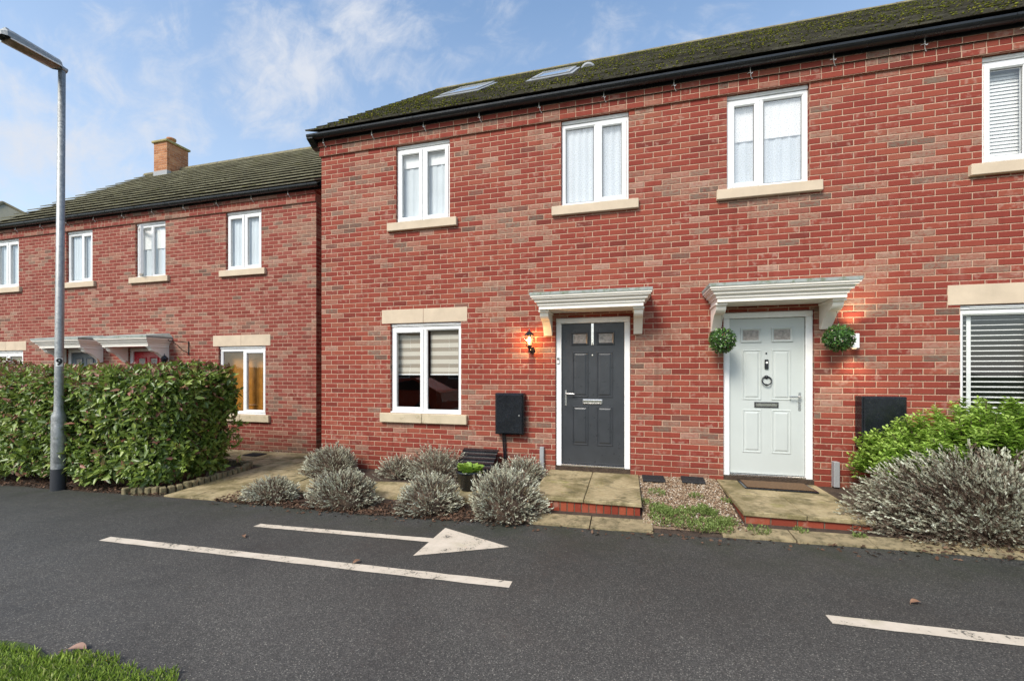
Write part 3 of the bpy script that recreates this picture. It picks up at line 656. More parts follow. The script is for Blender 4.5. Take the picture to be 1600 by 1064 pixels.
def roof_tiles(parent, x0, x1, y0, z0, slope, ylen, expo, tw, mat, jit=.004, verge=True, name='roof', lift=.042):
    cs = 1 / math.sqrt(1 + slope ** 2); sn = slope * cs; V = []; F = []; A = []
    nrow = int(ylen / cs / expo) + 1; tl = expo + .03
    for i in range(nrow):
        s0 = i * expo; off = tw * .5 if i % 2 else 0; x = x0 - off
        rowv = random.uniform(-.12, .12)
        while x < x1:
            a, b = max(x, x0), min(x + tw, x1); x += tw
            if b - a < .01: continue
            a += random.uniform(-.03, .0) if a == x0 else .0015; b -= .0015
            j1, j2 = random.uniform(0, jit), random.uniform(0, jit); dl = random.uniform(-.006, .006); th = .021
            def P(xx, s, n): return (xx, y0 + s * cs - n * sn, z0 + s * sn + n * cs)
            lo = lift; c = [P(a, s0 + dl, lo + j1), P(b, s0 + dl, lo + j2), P(b, s0 + tl, .004), P(a, s0 + tl, .004), P(a, s0 + dl, lo + j1 - th), P(b, s0 + dl, lo + j2 - th), P(b, s0 + tl, -.017), P(a, s0 + tl, -.017)]
            k = len(V); V += c
            for q in ((0, 1, 2, 3), (4, 5, 1, 0), (5, 6, 2, 1), (7, 4, 0, 3), (7, 6, 5, 4)): F.append(tuple(k + z for z in q))
            A += [max(0, min(1, random.gauss(.45, .25) + rowv))] * 8
    # underlay
    k = len(V); yE = y0 + ylen; V += [(x0, y0, z0 - .012), (x1, y0, z0 - .012), (x1, yE, z0 + slope * ylen - .012), (x0, yE, z0 + slope * ylen - .012)]; F.append((k, k + 1, k + 2, k + 3)); A += [.2] * 4
    # back slope
    k = len(V); zt = z0 + slope * ylen; V += [(x0, yE, zt), (x1, yE, zt), (x1, yE + ylen, z0), (x0, yE + ylen, z0)]; F.append((k, k + 1, k + 2, k + 3)); A += [.4] * 4
    L = ORG[parent.name]; me = bpy.data.meshes.new(name); me.from_pydata([(v[0] - L.x, v[1] - L.y, v[2] - L.z) for v in V], [], F)
    at = me.attributes.new('var', 'FLOAT', 'POINT'); at.data.foreach_set('value', A); me.materials.append(mat)
    o = link(name, me, parent)
    # ridge tiles
    r = MB(); x = x0
    while x < x1:
        n = 9; b = min(x + .44, x1); dz = random.uniform(0, .006)
        rows = [[(xx, yE + .13 * math.cos(t) * -1, zt - .03 + dz + .11 * math.sin(t)) for t in [math.pi * i / n for i in range(n + 1)]] for xx in (x, b)]
        r.grid(rows); r.face(rows[0]); x += .447
    r.build('ridge', M['ridge'], o)
    if verge:
        vb = MB()
        vb.face([(x0 + .001, y0, z0 - .012), (x0 + .001, yE, zt - .012), (x0 + .001, yE, zt - .06), (x0 + .001, y0, z0 - .06)]); vb.build('verge', M['ridge'], o)
    return o
def gutter(parent, x0, x1, yw, z, ends=True):
    g = MB(); n = 10
    def prof(yc, zt, r, t=.0): return [(yc - r * math.cos(math.pi * i / n), zt - r * math.sin(math.pi * i / n)) for i in range(n + 1)]
    pr = prof(yw - .115, z, .06); pin = prof(yw - .115, z, .054)[::-1]
    g.extrude_x([(pr[0][0], z + .004)] + pr[1:-1] + [(pr[-1][0], z + .004)] + pin, x0, x1)
    g.extrude_x([(yw - .052, z - .075), (yw - .03, z - .075), (yw - .03, z + .05), (yw - .052, z + .05)], x0 + .02, x1)  # fascia
    for xe in ((x0, x0 - .006),): g.face([(xe[1], *p) for p in pr]); 
    x = x0 + .10
    k = 0
    while x < x1:                                            # support brackets and union straps
        w_ = .024 if k % 4 else .10
        pb = prof(yw - .115, z + .001, .0645); pc = prof(yw - .115, z + .001, .0605)[::-1]
        g.extrude_x(pb + pc, x - w_ / 2, x + w_ / 2); x += .885; k += 1
    go = g.build('gutter', M['gutter'], parent)
    x = x0 + .12; c = MB()
    return go
def clips(parent, x0, x1, yw, z):
    x = x0
    while x < x1:
        c = MB(); c.tube([(x, yw - .060, z + .03), (x, yw - .062, z - .035), (x + .012, yw - .075, z - .06), (x + .022, yw - .07, z - .045)], .0055, 6)
        c.tube([(x, yw - .062, z - .035), (x - .02, yw - .045, z - .028), (x - .035, yw - .03, z - .03)], .004, 6); c.tube([(x, yw - .062, z - .03), (x + .012, yw - .04, z - .07), (x + .03, yw - .03, z - .10)], .004, 6)
        c.build('gutter_clip', M['upvc'], parent); x += .885

# ------------------------------------------------------------------ house 1 (near row)
H1 = thing('terraced_house', (-.4, 0, -.05), 'tall red-brick row with a dark grey door, a pale grey door and two roof skylights', 'house')
A_, B_, C_, D_ = (-3.45, -2.55), (-.88, .03), (1.225, 2.135), (3.80, 4.71)
E_, F_ = (-3.545, -2.37), (3.605, 4.79)
holes = [(*A_, 3.60, 4.80), (*B_, 3.60, 4.80), (*C_, 3.60, 4.80), (*D_, 3.60, 4.80), (*E_, .675, 2.055), (*F_, .675, 2.055), (-.96, .05, -.06, 2.06), (1.185, 2.185, -.06, 2.06)]
WX0, WX1, ZT = -4.80, 9.0, 4.80
mb = MB(); wall_with_openings(mb, WX0, WX1, -.75, ZT, 0, holes)
mb.face([(WX0, 0, -.75), (WX0, 0, 5.1), (WX0, 4.75, 8.9), (WX0, 9.5, 5.1), (WX0, 9.5, -.75)], 0)
mb.face([(WX1, 0, -.75), (WX1, 9.5, -.75), (WX1, 9.5, 5.1), (WX1, 4.75, 8.9), (WX1, 0, 5.1)], 0)
mb.face([(WX0, 9.5, -.75), (WX0, 9.5, 5.1), (WX1, 9.5, 5.1), (WX1, 9.5, -.75)], 0)
# corbelled eaves courses
for k, (yy, m) in enumerate(((-.026, 0), (-.020, 1), (-.040, 0))):
    z0 = ZT + .075 * k; mb.face([(WX0 + yy, yy, z0), (WX1, yy, z0), (WX1, yy, z0 + .075), (WX0 + yy, yy, z0 + .075)], m)
    pv = (0, -.026, -.020)[k]; mb.face([(WX0 + yy, yy, z0), (WX0 + yy, pv, z0), (WX1, pv, z0), (WX1, yy, z0)], m)
    if k < 2: nx = (-.020, -.040)[k]; mb.face([(WX0 + yy, yy, z0 + .075), (WX1, yy, z0 + .075), (WX1, nx, z0 + .075), (WX0 + yy, nx, z0 + .075)], m)
    mb.face([(WX0 + yy, yy, z0), (WX0 + yy, yy, z0 + .075), (WX0 + yy, .3, z0 + .075), (WX0 + yy, .3, z0)], 0)
mb.build('wall', [M['brick'], M['header']], H1)
window(H1, *A_, 3.60, 4.80, 0, [(.5, True), (1, True)], 'topblind')
window(H1, *B_, 3.60, 4.80, 0, [(.54, False), (1, True)], 'curtain', gl='patternglass')
window(H1, *C_, 3.60, 4.80, 0, [(.42, True), (1, False)], 'halfblind', gl='patternglass')
window(H1, *D_, 3.60, 4.80, 0, [(.5, True), (1, False)], 'venetian')
window(H1, *E_, .675, 2.055, 0, [(.48, True), (1, False)], 'zebra', label='ground-floor window with a striped blind half down')
window(H1, *F_, .675, 2.055, 0, [(.57, False), (1, True)], 'venetian_dark', label='ground-floor window with white slatted blinds')
for a, b in ((A_), (B_), (C_), (D_)): sill(H1, a - .125, b + .125, 3.475, 3.60, 0)
sill(H1, -3.70, -2.265, .535, .673, 0, True, 'stone_dirty'); sill(H1, 3.49, 4.92, .535, .673, 0, True, 'stone_dirty')
lintel(H1, -3.69, -2.27, 2.057, 2.27, 0); lintel(H1, 3.49, 4.92, 2.057, 2.28, 0, False)
door(H1, -.955, .047, 0, 2.058, 0, M['darkdoor'], 'r', 'dark grey six-panel door', 'dark')
door(H1, 1.188, 2.182, 0, 2.058, 0, M['greydoor'], 'l', 'pale grey six-panel door with a ring knocker', 'white')
for a, b in ((-.96, .05), (1.185, 2.185)):
    mb = MB(); mb.box(a, b, .004, .11, -.06, -.002); mb.build('door_sill', M['soil'], H1)
canopy(H1, -.455, 2.125, 0, 'white moulded canopy over the dark door'); canopy(H1, 1.69, 2.13, 0, 'white moulded canopy over the pale door')
rf = roof_tiles(H1, -4.93, 9.0, -.17, 5.085, .773, 4.85, .345, .33, M['tile1'], lift=.078)
gutter(H1, -4.95, 9.0, 0, 5.10); clips(H1, -4.72, 5.2, 0, 5.035)
mb = MB(); mb.extrude_x([(-.16, 5.09), (.05, 5.09), (.05, 4.93), (-.03, 4.95), (-.16, 5.04)], -4.955, -4.845); mb.build('eaves_box', M['gutter'], H1)
# moss lumps
def moss(parent, x0, x1, y0, z0, sl, ylen, n, expo):
    cs = 1 / math.sqrt(1 + sl ** 2); sn = sl * cs; P = []; rr = []; vv = []
    cx = rng.uniform(x0, x1, 150); cy = rng.uniform(0, ylen / cs, 150)
    for i in range(n):
        if rng.random() < .75:
            k = rng.integers(150); x = cx[k] + rng.normal(0, .32); s = cy[k] + rng.normal(0, .32)
        else: x = rng.uniform(x0, x1); s = rng.uniform(0, ylen / cs)
        if not (x0 < x < x1 and 0 < s < ylen / cs): continue
        if (-3.7 < x < -2.65 or -1.8 < x < -.85) and 2.1 < s < 4.1: continue
        if rng.random() < .85: s = round(s / expo) * expo - .004
        P.append((x, y0 + s * cs - .074 * sn, z0 + s * sn + .074 * cs)); rr.append(rng.uniform(.006, .017)); vv.append(rng.random())
    o = lumps('moss', np.array(P), np.array(rr), np.array(vv), M['moss'], parent, flat=.6); o['kind'] = 'stuff'
moss(rf, -4.9, 7.5, -.17, 5.085, .773, 4.85, 8000, .345)
# roof windows and vent
def on_roof(x, y, n=0, y0=-.17, z0=5.085, sl=.773):
    cs = 1 / math.sqrt(1 + sl * sl); return (x, y - n * sl * cs, z0 + sl * (y - y0) + n * cs)
def skylight(x0, x1, ya, yb):
    def slab(mb, a, b, c, d, n0, n1, m):
        P = [on_roof(a, c, n0), on_roof(b, c, n0), on_roof(b, d, n0), on_roof(a, d, n0), on_roof(a, c, n1), on_roof(b, c, n1), on_roof(b, d, n1), on_roof(a, d, n1)]
        for q in ((4, 5, 6, 7), (0, 1, 5, 4), (1, 2, 6, 5), (2, 3, 7, 6), (3, 0, 4, 7)): mb.face([P[i] for i in q], m)
    f = MB(); w_ = .075
    slab(f, x0, x1, ya, ya + w_, .0, .105, 0); slab(f, x0, x1, yb - w_, yb, .0, .115, 0)
    slab(f, x0, x0 + w_, ya + w_, yb - w_, .0, .108, 0); slab(f, x1 - w_, x1, ya + w_, yb - w_, .0, .108, 0)
    slab(f, x0 - .07, x0, ya - .0, yb, .0, .084, 0); slab(f, x1, x1 + .07, ya, yb, .0, .084, 0); slab(f, x0 - .07, x1 + .07, ya - .16, ya, .0, .084, 0)
    sk = f.build('skylight', M['flash'], rf)
    p = MB(); slab(p, x0 + w_, x1 - w_, ya + w_, yb - w_, .0, .100, 0); p.build('pane', M['skyglass'], sk)
def skyglass():
    t = NT('skylight_glass'); t.p.inputs['Metallic'].default_value = 0; t.p.inputs['Coat Weight'].default_value = 1
    return t.out((.82, .85, .88), .08, 1)  # pale base colour paints the white sky's reflection into the pane
M['skyglass'] = skyglass()
skylight(-3.50, -2.72, 1.75, 2.85); skylight(-1.68, -.98, 1.75, 2.85)
v = MB(); a = on_roof(-.74, 2.85, .0); rows = []
for i in range(7):
    t = i / 6 * math.pi; rows.append([(a[0] - .11 + .0 * i, 0, 0)])
rows = []
for k, (yy, sc) in enumerate(((2.62, .8), (2.66, 1), (2.95, .8), (3.05, .25))):
    rows.append([on_roof(-.74 + .15 * sc * math.cos(math.pi * i / 8), yy, .02 + .13 * sc * math.sin(math.pi * i / 8)) for i in range(9)])
v.grid(rows); v.face(rows[0]); v.build('roof_vent', M['flash'], rf)

# steps
def step(label, x0, x1, mat, nsl):
    t = thing('door_step', ((x0 + x1) / 2, -.7, -.2), label, 'step')
    f = -1.30; r = MB(); zb0 = zg(x0) + .002
    r.box(x0 + .02, x1 - .02, f + .03, -.002, zb0 - .06, -.098); r.build('riser', mat, t)
    for k in range(nsl):
        for q in range(2):
            a = x0 + (x1 - x0) * k / nsl; b = x0 + (x1 - x0) * (k + 1) / nsl; c = f + (-.0 - f) * q / 2; d = f + (-.0 - f) * (q + 1) / 2
            s = MB(); s.box(a + .003, b - .003, c + .003, d - .004, -.096 - random.uniform(0, .001), -.052 + random.uniform(-.003, .003), 0, .006); s.build('slab', M['flag'], t)
    return t
step('flagged step with a soldier-brick riser below the dark grey door', -1.04, .155, M['soldier'], 2)
step('flagged step on a single brick course below the pale grey door', 1.10, 2.20, M['stepbrick'], 2)

# ------------------------------------------------------------------ house 2 (set back, lower)
Y2, O2 = 1.02, -.225
H2 = thing('terraced_house', (-10, Y2, -.3), 'set-back red-brick row on the left with an orange-brick chimney, partly behind the hedge', 'house')
W4, W3, W2, W1 = (-7.94, -7.04), (-10.46, -9.58), (-12.65, -11.79), (-15.2, -14.32)
E2, E1 = (-8.13, -6.94), (-15.4, -14.16)
DR, DL = (-10.66, -9.66), (-12.64, -11.64)
zt2 = 4.80 + O2
holes = [(*W4, 3.60 + O2, zt2), (*W3, 3.60 + O2, zt2), (*W2, 3.60 + O2, zt2), (*W1, 3.60 + O2, zt2), (*E2, .675 + O2, 2.055 + O2), (*E1, .675 + O2, 2.055 + O2), (*DR, O2 - .06, 2.06 + O2), (*DL, O2 - .06, 2.06 + O2)]
mb = MB(); a, b = -15.55, -5.75; wall_with_openings(mb, a, b, -.95, zt2, Y2, holes)
for xx, fl in ((a, 1), (b, -1)):
    q = [(xx, Y2, -.95), (xx, Y2, 4.87), (xx, 4.85, 7.86), (xx, 8.7, 4.87), (xx, 8.7, -.95)]; mb.face(q[::fl], 0)
mb.face([(a, 8.7, -.95), (a, 8.7, 4.87), (b, 8.7, 4.87), (b, 8.7, -.95)], 0)
for k, (yy, m) in enumerate(((-.026, 0), (-.020, 1), (-.040, 0))):
    z0 = zt2 + .075 * k; yy += Y2; mb.face([(a, yy, z0), (b - Y2 + Y2 + .0, yy, z0), (b, yy, z0 + .075), (a, yy, z0 + .075)], m)
    pv = (0, -.026, -.020)[k] + Y2; mb.face([(a, yy, z0), (a, pv, z0), (b, pv, z0), (b, yy, z0)], m); mb.face([(b, yy, z0), (b, Y2, z0), (b, Y2, z0 + .075), (b, yy, z0 + .075)], 0)
mb.build('wall', [M['brick2'], M['header']], H2)
window(H2, *W4, 3.60 + O2, zt2, Y2, [(.5, True), (1, True)], 'curtain'); window(H2, *W3, 3.60 + O2, zt2, Y2, [(.5, True), (1, False)], 'halfblind', openl=0, label='upstairs window with its left casement open')
window(H2, *W2, 3.60 + O2, zt2, Y2, [(.55, False), (1, True)], 'curtain'); window(H2, *W1, 3.60 + O2, zt2, Y2, [(.5, True), (1, True)], 'curtain')
window(H2, *E2, .675 + O2, 2.055 + O2, Y2, [(.52, False), (1, True)], 'wood', label='ground-floor window showing amber wood inside'); window(H2, *E1, .675 + O2, 2.055 + O2, Y2, [(.5, True), (1, True)], 'zebra')
for q in (W4, W3, W2, W1): sill(H2, q[0] - .125, q[1] + .125, 3.475 + O2, 3.60 + O2, Y2)
for q in (E2, E1): sill(H2, q[0] - .12, q[1] + .12, .535 + O2, .673 + O2, Y2, True, 'stone_dirty'); lintel(H2, q[0] - .14, q[1] + .12, 2.057 + O2, 2.28 + O2, Y2)
door(H2, *DR, O2, 2.058 + O2, Y2, M['reddoor'], 'r', 'bright red panelled door', 'plain'); door(H2, *DL, O2, 2.058 + O2, Y2, M['slatedoor'], 'r', 'slate grey panelled door', 'plain')
canopy(H2, -10.13, 2.065 + O2, Y2, 'white moulded canopy over the red door'); canopy(H2, -12.10, 2.065 + O2, Y2, 'white moulded canopy over the slate door')
roof_tiles(H2, -15.65, -5.62, Y2 - .17, 4.845, .773, 3.98, .325, .33, M['tile2'], .004, lift=.064)
gutter(H2, -15.66, -5.60, Y2, 4.86); clips(H2, -15.2, -5.7, Y2, 4.80)
ch = MB(); cx0, cx1, cy0, cy1 = -14.60, -14.05, 4.30, 4.98
for q in ([(cx0, cy0), (cx1, cy0)], [(cx1, cy0), (cx1, cy1)], [(cx1, cy1), (cx0, cy1)], [(cx0, cy1), (cx0, cy0)]):
    (xa, ya), (xb, yb) = q; ch.face([(xa, ya, 7.2), (xb, yb, 7.2), (xb, yb, 8.60), (xa, ya, 8.60)])
ch = ch.build('chimney', M['chimney'], H2)
q = MB(); q.box(cx0 - .05, cx1 + .05, cy0 - .05, cy1 + .05, 8.602, 8.67, 0, .012); q.build('chimney_cap', M['capstone'], ch)
q = MB(); q.lathe(((cx0 + cx1) / 2, (cy0 + cy1) / 2, 8.67), [(.12, 0), (.11, .16), (.13, .17), (.13, .22), (.10, .22), (.09, .05)], 18); q.build('chimney_pot', M['pot'], ch)
q = MB(); q.box(cx0 - .012, cx1 + .012, cy0 - .012, cy1 + .012, 7.3, 7.70); q.build('flashing', M['flash'], ch)

# ------------------------------------------------------------------ house 3 (far left)
H3 = thing('house', (-33, 9, -.6), 'far house at the left edge, only its hipped tiled roof showing', 'house')
mb = MB(); a, b, c, d = -40.0, -26.3, 3.0, 15.0
mb.box(a, b, c, d, -1, 5.5); mb.build('wall', M['brick2'], H3)
mb = MB(); e = .35; zt = 10.3; ym = (c + d) / 2; xr = b - 5.8
P = {'A': (a - e, c - e, 5.5), 'B': (b + e, c - e, 5.5), 'C': (b + e, d + e, 5.5), 'D': (a - e, d + e, 5.5), 'R': (xr, ym, zt), 'L': (a - e, ym, zt)}
mb.face([P['A'], P['B'], P['R'], P['L']]); mb.face([P['B'], P['C'], P['R']]); mb.face([P['C'], P['D'], P['L'], P['R']]); mb.face([P['A'], P['L'], P['D']]); mb.face([P['A'], P['D'], P['C'], P['B']])
r3 = mb.build('roof', M['tile2'], H3)
mb = MB(); mb.tube([P['R'], P['B']], .10, 8); mb.tube([P['R'], P['C']], .10, 8); mb.tube([P['L'], P['R']], .10, 8); mb.build('ridge', M['ridge'], r3)

# ------------------------------------------------------------------ things on the walls
def meter_box(name, label, x0, x1, z0, z1, dp, cable):
    t = thing(name, ((x0 + x1) / 2, 0, z0), label, 'meter box')
    b = MB(); b.box(x0, x1, -dp, -.001, z0, z1, 0, .008); b.build('box', M['black'], t)
    b = MB(); b.box(x0 + .012, x1 - .012, -dp - .022, -dp + .002, z0 + .012, z1 - .012, 0, .012); o = b.build('cover', M['black'], t)
    b = MB(); b.tube([(x1 - .06, -dp - .028, (z0 + z1) / 2 - .02), (x1 - .06, -dp - .02, (z0 + z1) / 2 - .02)], .012, 12); b.build('lock', M['steel'], o)
    if cable:
        for k in range(2):
            b = MB(); b.tube([(x0 + .085 + k * .03, -.03, z0 + .02), (x0 + .09 + k * .028, -.03, z0 - .15), (x0 + .11 + k * .02, -.032, z0 - .4), (x0 + .12 + k * .02, -.03, z0 - .65)], .011, 8); b.build('pipe', M['black'], t)
meter_box('meter_box', 'black meter box with a pipe below, between the striped-blind window and dark door', -1.80, -1.385, .43, 1.01, .13, True)
meter_box('meter_box', 'black meter box above the pale green shrub, right of the pale door', 2.60, 3.03, .42, 1.03, .16, False)

t = thing('wall_lantern', (-1.30, 0, 1.6), 'lit black carriage lantern on the brick wall left of the dark door', 'lantern')
b = MB(); yc = -.15; lx = -1.30
b.tube([(lx, -.001, 1.62), (lx, -.018, 1.62)], .045, 18); b.tube([(lx, -.015, 1.62), (lx, -.06, 1.585), (lx, -.12, 1.60), (lx, yc, 1.655)], .011, 8)
b.lathe((lx, yc, 1.655), [(.0, -.03), (.022, -.015), (.028, .0), (.040, .008), (.040, .016)], 6, 0, False); b.lathe((lx, -.05, 1.60), [(0, .03), (.02, .02), (.026, 0), (.02, -.02), (0, -.03)], 12); b.build('arm', M['black'], t)
b = MB(); b.lathe((lx, yc, 1.671), [(.038, 0), (.062, .145)], 6, 0, False); b.build('glass', M['glass'], t)
b = MB()
for k in range(6):
    an = math.pi / 3 * k; b.tube([(lx + .039 * math.cos(an), yc + .039 * math.sin(an), 1.671), (lx + .063 * math.cos(an), yc + .063 * math.sin(an), 1.816)], .0035, 5)
b.lathe((lx, yc, 1.816), [(.070, 0), (.072, .008), (.045, .035), (.022, .052), (.010, .060), (.012, .072), (.005, .085), (0, .095)], 6, 0, False); b.build('lantern_frame', M['black'], t)
b = MB(); b.lathe((lx, yc, 1.69), [(0, 0), (.014, .01), (.020, .06), (.012, .10), (0, .105)], 12); b.build('bulb', M['bulb'], t)
def point(name, loc, e, col, r=.03, spot=None):
    l = bpy.data.lights.new(name, 'SPOT' if spot else 'POINT'); l.energy = e; l.color = col; l.shadow_soft_size = r
    o = bpy.data.objects.new(name, l); S.collection.objects.link(o); o.location = loc
    if spot: l.spot_size = R(spot[0]); l.spot_blend = .8; o.rotation_euler = (R(180) if spot[1] > 0 else 0, 0, 0)
    return o
point('lantern_light', (lx, yc, 1.76), 22, (1, .50, .16), .03)

t = thing('up_down_light', (2.57, 0, 1.67), 'white up-and-down wall light behind the right topiary ball', 'wall light')
b = MB(); b.box(2.535, 2.605, -.10, -.012, 1.585, 1.755, 0, .004); b.box(2.545, 2.595, -.012, -.001, 1.62, 1.72); b.build('body', M['upvc'], t)
for s, z in ((1, 1.7555), (-1, 1.5845)):
    b = MB(); b.tube([(2.57, -.056, z), (2.57, -.056, z + s * .002)], .022, 14); b.build('lens', M['upbulb'], t)
point('uplight_beam', (2.57, -.125, 1.81), 11, (1, .80, .56), .05, (120, 1)); point('downlight_beam', (2.57, -.125, 1.53), 7.5, (1, .82, .60), .05, (120, -1))

def topiary(x, y, z, r, label, wx):
    t = thing('topiary_ball', (x, y, z), label, 'topiary ball', 'topiary balls hanging beside the pale door')
    n = 1300; d = unit(n); P = np.array([x, y, z]) + d * (r * rng.uniform(.80, .97, n))[:, None]
    D = unit(n) + d * .35; Nn = d + unit(n) * .35; var = rng.uniform(0, .84, n); k = rng.random(n); var[k > .86] = rng.uniform(.88, .93); var[k > .93] = .98
    Lg = rng.uniform(.022, .038, n); Lg[k > .86] *= .5
    blades('foliage', P, D, Nn, Lg, Lg * .6, var, M['topiary'], t)
    c = MB(); rows = [[(x + r * .86 * math.sin(p) * math.cos(q), y + r * .86 * math.sin(p) * math.sin(q), z + r * .86 * math.cos(p)) for q in [2 * math.pi * i / 16 for i in range(16)]] for p in [math.pi * j / 10 for j in range(11)]]
    c.grid(rows, 0, True); c.build('core', M['hedgecore'], t)
    c = MB(); c.tube([(x, y, z + r * .8), (x + wx * .3, y + .03, 2.05), (x + wx, y + .03, 2.128)], .0025, 6); c.build('hanging_wire', M['black'], t)
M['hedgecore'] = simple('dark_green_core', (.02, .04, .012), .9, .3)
topiary(1.122, -.25, 1.688, .150, 'topiary ball hanging at the left of the pale door', -.0)
topiary(2.335, -.25, 1.695, .150, 'topiary ball hanging at the right of the pale door by the glowing wall light', -.04)

# small posts / pipes
o = MB(); o.box(-1.175, -1.115, -.05, -.002, -.15, .26, 0, .006); tag(o.build('pipe_cover', M['flash'], None, (-1.14, -.02, -.15)), 'small upright grey pipe cover against the wall just left of the dark door', 'pipe cover')
o = MB(); o.box(2.36, 2.42, -.08, -.002, -.05, .25, 0, .006); tag(o.build('pipe_cover', M['flash'], None, (2.38, -.05, -.05)), 'pale upright pipe cover right of the pale door beside the lavender', 'pipe cover')

# basket bracket and lantern on house 2
t = thing('basket_bracket', (-8.95, Y2, 1.6), 'black hanging-basket bracket on the wall between the red door and the amber window', 'bracket')
b = MB(); bx = -8.92; b.tube([(bx, Y2 - .01, 1.66), (bx, Y2 - .01, 1.95)], .010, 6); b.tube([(bx, Y2 - .01, 1.93), (bx, Y2 - .40, 1.93), (bx, Y2 - .43, 1.96)], .009, 6)
b.tube([(bx, Y2 - .01, 1.70), (bx, Y2 - .14, 1.76), (bx, Y2 - .22, 1.84), (bx, Y2 - .33, 1.92)], .007, 6); b.build('arm', M['black'], t)
t = thing('wall_lantern', (-9.40, Y2, 1.5), 'unlit black lantern peeping over the hedge by the red door', 'lantern')
b = MB(); b.tube([(-9.40, Y2, 1.42), (-9.40, Y2 - .15, 1.46)], .012, 8); b.lathe((-9.40, Y2 - .15, 1.44), [(.03, 0), (.06, .14), (.075, .145), (.03, .20), (.01, .22), (.006, .25), (0, .26)], 6, 0, False); b.build('lantern_frame', M['black'], t)

# ------------------------------------------------------------------ lamp post
LX, LY = -7.73, -1.765; zl = zg(LX)
t = thing('street_lamp', (LX, LY, zl), 'tall galvanised street lamp in front of the hedge, numbered 9', 'street lamp'); t.rotation_euler = (0, R(.75), 0)       # the post leans a little
b = MB(); b.lathe((LX, LY, 0), [(.081, zl), (.081, zl + .30)], 28); b.build('base_collar', M['darkgrey'], t)
b = MB(); b.lathe((LX, LY, 0), [(.078, zl + .30), (.078, zl + 1.02), (.074, zl + 1.05), (.052, zl + 1.11), (.049, 1.0), (.039, 5.52), (0, 5.53)], 32); b.build('pole', M['galv'], t)
b = MB(); dr_ = []
an0 = math.atan2(-5.91 - LY, 0 - LX)
rows = []
for zz in (zl + .38, zl + .39, zl + .92, zl + .93):
    rr = .0805 if zz in (zl + .39, zl + .92) else .0775
    rows.append([(LX + rr * math.cos(an0 - .1 + q), LY + rr * math.sin(an0 - .1 + q), zz) for q in [(-.55 + 1.1 * i / 10) for i in range(11)]])
b.grid(rows); b.build('door', M['galv'], t)
# number plate
def text_mesh(ch, size):
    cu = bpy.data.curves.new('t', 'FONT'); cu.body = ch; cu.size = size; cu.align_x = 'CENTER'; cu.align_y = 'CENTER'; cu.offset = size * .045; cu.extrude = .0004
    ob = bpy.data.objects.new('t', cu); S.collection.objects.link(ob); bpy.context.view_layer.update()
    me = bpy.data.meshes.new_from_object(ob.evaluated_get(bpy.context.evaluated_depsgraph_get())); bpy.data.objects.remove(ob); return me
fx = Vector((math.cos(an0), math.sin(an0), 0)); sx = Vector((-fx.y, fx.x, 0))
if sx.dot(Vector((1, 0, 0))) < 0: sx = -sx
pc = Vector((LX, LY, 1.445)) + fx * .0525
b = MB(); rows = [[tuple(Vector((LX, LY, z)) + Vector((math.cos(an0 + q), math.sin(an0 + q), 0)) * .0515) for q in (-.75, -.5, -.25, 0, .25, .5, .75)] for z in (1.385, 1.505)]
b.grid(rows); plate = b.build('number_plate', M['numwhite'], t)
me = text_mesh('9', .125); me.materials.append(M['numblack'])
Mx = Matrix((( sx.x, 0, fx.x, pc.x), (sx.y, 0, fx.y, pc.y), (0, 1, 0, pc.z), (0, 0, 0, 1)))
me.transform(Mx); me.transform(Matrix.Translation(-ORG[t.name])); link('number', me, plate)
# lantern head, reaching out over the path
hd = thing_loc = Vector((LX, LY, 5.56)); b = MB()
def sect(y, w_, h, zc): return [(LX - w_, y, zc - .03), (LX - w_ * .96, y, zc + h * .45), (LX - w_ * .55, y, zc + h), (LX + w_ * .55, y, zc + h), (LX + w_ * .96, y, zc + h * .45), (LX + w_, y, zc - .03)]
rows = [sect(LY - .02, .055, .05, 5.565), sect(LY - .05, .095, .075, 5.565), sect(LY - .52, .105, .085, 5.585), sect(LY - .59, .10, .07, 5.59), sect(LY - .63, .06, .03, 5.59)]
b.grid(rows, 0, False, False); b.face(rows[0]); b.face(rows[-1][::-1]); b.tube([(LX, LY + .05, 5.555), (LX, LY - .06, 5.57)], .038, 12)
b.box(LX - .03, LX + .03, LY - .58, LY - .54, 5.66, 5.69, 0, .004)
lh = b.build('lamp_head', M['galv'], t)
b = MB(); rows = []
for yy, k in ((LY - .06, .4), (LY - .10, .95), (LY - .50, 1.0), (LY - .55, .5)):
    rows.append([(LX + .088 * math.cos(q), yy, 5.55 + (yy - LY) * -.03 - .055 * k * math.sin(q)) for q in [math.pi * i / 10 for i in range(11)]])
b.grid(rows); b.face(rows[0]); b.face(rows[-1][::-1]); b.build('lamp_cover', M['lens'], lh)
for s in (-1, 1):
    b = MB(); b.box(LX + s * .098 - .008, LX + s * .098 + .008, LY - .56, LY - .06, 5.538, 5.552); b.build('trim', M['upvc'], lh)

